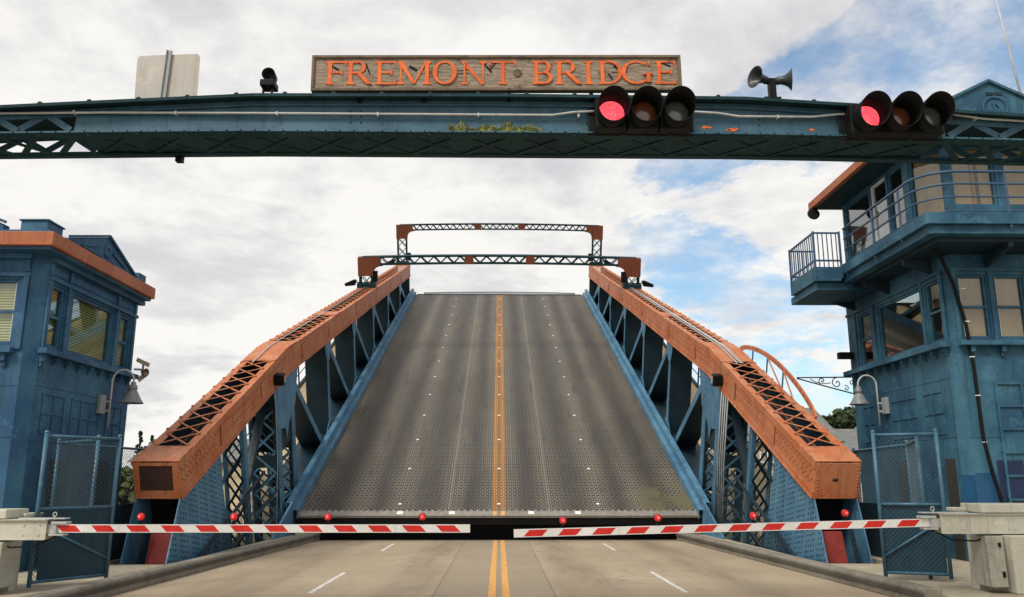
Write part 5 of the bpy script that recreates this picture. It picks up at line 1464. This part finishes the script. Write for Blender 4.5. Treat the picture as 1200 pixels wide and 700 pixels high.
# ---- horn speakers
hs = thing('horn_speaker', 'pair of grey horn speakers back to back on top of the gantry', 'speaker', (3.17, 9.0, 6.11))
for s_, c0, dd in ((-1, (3.10, 8.88, 6.31), (-1, -.42, .05)), (1, (3.24, 8.88, 6.30), (1, -.25, -.02))):
    m = MB().mat(HORN); m.lathe(c0, dd, [(-.03, 0), (-.03, .035), (0, .045), (.04, .048), (.08, .06), (.12, .085), (.15, .125), (.155, .13), (.15, .118), (.11, .075), (.05, .03), (.05, 0)], 26)
    m.build('horn', parent=hs)
m = MB().mat(BLACK); m.box(3.13, 3.21, 8.85, 8.92, 6.03, 6.28); m.bar((3.08, 8.885, 6.30), (3.26, 8.885, 6.29), .05, .06); m.box(3.09, 3.25, 8.82, 8.95, 6.03, 6.07); m.build('bracket', parent=hs)

# ---- small round signal on the gantry, left
bs = thing('warning_beacon', 'small dark round beacon on two stalks on top of the gantry', 'beacon', (-2.68, 9.0, 6.11))
m = MB().mat(BLACK); m.lathe((-2.69, 8.93, 6.345), (0, -1, -.05), [(-.12, 0), (-.11, .065), (0, .075), (.05, .078), (.05, .068), (.0, .06), (-.02, 0)], 22); m.build('lamp_head', parent=bs)
m = MB().mat(BLACK); m.box(-2.775, -2.605, 8.85, 9.04, 6.185, 6.265); m.build('ballast_box', parent=bs, bevel=.012)
m = MB().mat(BLACK)
for x in (-2.74, -2.64): m.tube([(x, 8.90, 6.03), (x, 8.90, 6.19)], .014, 8)
m.box(-2.78, -2.62, 8.86, 8.98, 6.03, 6.045); m.build('stalk', parent=bs)

# ---- back of a road sign
rs = thing('road_sign', 'back of a square aluminium road sign standing on the gantry at the left', 'sign', (-3.85, 9.2, 6.0))
Fs = Face((-4.32, 9.25, 0), (1, 0, 0), (0, -1, 0))
m = MB().mat(ALU)
q = []; r = .05
for (cx_, cz_, a0) in ((-3.565-r, 6.685-r, 0), (-4.30+r, 6.655-r, 90), (-4.28+r, 5.9+r, 180), (-3.56-r, 5.9+r, 270)):
    for k in range(5): a = R(a0+k*22.5); q.append((cx_+r*math.cos(a), cz_+r*math.sin(a)))
m.prism(q, 1, 9.06, 9.068); m.build('panel', parent=rs)
m = MB().mat(GREYM); m.bar((-3.95, 9.04, 5.9), (-3.92, 9.04, 6.71), .06, .03, (0, 1, 0)); m.bar((-3.97, 9.03, 5.9), (-3.94, 9.03, 6.71), .008, .05, (0, 1, 0)); m.build('post', parent=rs)

# ------------------------------------------------------------------ far bank houses and trees
def house(x0, x1, y0, y1, z0, ze, zr, lab, wallm, wins, ridge='x'):
    t = thing('house', lab, 'house', ((x0+x1)/2, (y0+y1)/2, z0))
    Fh = Face((x0, y0, 0), (1, 0, 0), (0, -1, 0))
    m = MB().mat(wallm); hl = [(a-x0, b-x0, c, d) for a, b, c, d in wins]
    Fh.wall(m, 0, x1-x0, z0, ze, hl, .2); m.box(x0, x1, y0+.25, y1, z0, ze)
    m.build('wall', parent=t)
    ym_ = (y0+y1)/2
    m = MB().mat(ROOFG); m.prism([(y0-.6, ze+.002), (y1+.6, ze+.002), (ym_, zr)], 0, x0-.5, x1+.5); m.build('roof', parent=t)
    for a, b, c, d in hl:
        f = MB().mat(WHITE)
        for q_ in ((a+.01, a+.12, c+.01, d-.01), (b-.12, b-.01, c+.01, d-.01), (a+.121, b-.121, c+.01, c+.12), (a+.121, b-.121, d-.12, d-.01), (a+.121, b-.121, (c+d)/2-.05, (c+d)/2+.05), ((a+b)/2-.04, (a+b)/2+.04, c+.121, (c+d)/2-.051), ((a+b)/2-.04, (a+b)/2+.04, (c+d)/2+.051, d-.121)):
            Fh.box(f, *q_, -.06, .04)
        w_ = f.build('window', parent=t)
        g = MB().mat(GLASS); Fh.box(g, a+.1, b-.1, c+.1, d-.1, -.1, -.08); g.build('pane', parent=w_)
house(19, 33.2, 82, 96, -2.5, 5.6, 9.5, 'beige house with white windows behind the right truss', SIDING, [(21, 22.6, 1.2, 3.2), (25.4, 27.0, 2.6, 4.6), (25.4, 27, -1, 1), (28.6, 30.2, 2.6, 4.6), (30.6, 31.8, 2.6, 4.6)])
house(33.6, 46, 80, 90, -2.5, 4.6, 7.0, 'red brown house with grey roof seen beside the right tower', REDBRN, [(34.2, 35.4, -.2, 1.6), (35.9, 37.1, -.2, 1.6), (38.5, 40, -.2, 1.6), (34.2, 35.4, 2.4, 4.0)])
house(-36, -22, 84, 96, -2.5, 3.6, 6.2, 'beige house behind the left truss', SIDING, [(-31, -29.6, .6, 2.4), (-27, -25.6, .6, 2.4), (-34.2, -32.8, .6, 2.4)])
def tree(x, y, z, h, rad, lab, mat=LEAF, n=2600, conic=False, grp='trees on the far bank', ls=.3):
    t = thing('pine_tree' if conic else 'broadleaf_tree', lab, 'tree', (x, y, z), grp)
    m = MB().mat(BARK); m.tube([(x, y, z), (x+.1, y, z+h*.5), (x+.0, y, z+h*.92)], [.3, .2, .05], 7)
    rnd = random.Random(int(x*13+y*7)); cl = []
    for k in range(70 if conic else 26):
        f = rnd.uniform(.28, 1.0); rr = rad*(1.05-f if conic else math.sqrt(max(0, 1-((f-.6)/.45)**2)) if abs(f-.6) < .45 else .2)
        a = rnd.uniform(0, 6.283); q_ = rnd.uniform(.3, 1)*rr
        c = V((x+q_*math.cos(a), y+q_*math.sin(a), z+h*f)); cl.append((c, rad*rnd.uniform(.22, .42)*(max(.12, .75*(1.05-f)) if conic else 1)))
        m.tube([(x, y, z+h*f*.85), tuple(c)], [.06, .02], 4)
    m.build('trunk', parent=t)
    vs = []; fs = []
    for k in range(n):
        c, r_ = cl[rnd.randrange(len(cl))]
        d = V((rnd.gauss(0, 1), rnd.gauss(0, 1), rnd.gauss(0, .7))); d.normalize(); p = c+d*r_*rnd.random()**.4
        u_ = V((rnd.gauss(0, 1), rnd.gauss(0, 1), rnd.gauss(0, 1))).normalized(); v_ = u_.cross(V((rnd.gauss(0, 1), rnd.gauss(0, 1), rnd.gauss(0, 1)))).normalized(); s_ = ls*rnd.uniform(.5, 1.2)
        b = len(vs); vs += [p-u_*s_-v_*s_*.5, p+u_*s_-v_*s_*.5, p+u_*s_*.6+v_*s_*.7, p-u_*s_*.6+v_*s_*.7]; fs.append((b, b+1, b+2, b+3))
    m = MB().mat(mat); m.add(vs, fs); m.build('crown', parent=t, norm=False)
random.seed(11)
i = 0
for x, h, rd, con, side in ((40, 9.7, 2.6, 0, 'right'), (43.3, 10.6, 2.8, 0, 'right'), (46.5, 10.3, 3.0, 0, 'right'), (50, 10, 3.2, 0, 'right'), (36.6, 8.9, 2.2, 0, 'right')):
    tree(x, 101+(i*3) % 8, -.5, h, rd, ['dark bushy tree behind the grey roof, first from the left', 'tall dark tree behind the grey roof, second from the left', 'dark tree behind the grey roof, third from the left', 'dark tree partly hidden by the right tower', 'small tree at the left end of the row behind the grey roof'][i], LEAF); i += 1
for k, (x, h) in enumerate(((-50.2, 8.3), (-48.2, 9.1), (-45.8, 9.6), (-43.4, 8.9), (-41.0, 7.6))):
    tree(x, 106+k % 3, -1.5, h, 1.7, ['pointed pine beside the left tower, leftmost in the row', 'pointed pine beside the left tower, second in the row', 'tallest pointed pine between left tower and truss', 'pine just left of the orange truss end', 'pine hidden mostly by the orange truss end'][k], LEAF, 2600, True, ls=.16)
tree(-25.5, 62.5, -8, 9.6, 3.2, 'yellow green bushy tree behind the left truss', LEAF2, 2600)
tree(-29, 66, -6, 8.2, 2.6, 'yellow green shrub like tree just right of the left heel plate', LEAF2, 2000)
for o in list(bpy.data.objects):
    if '_o' in o: del o['_o']
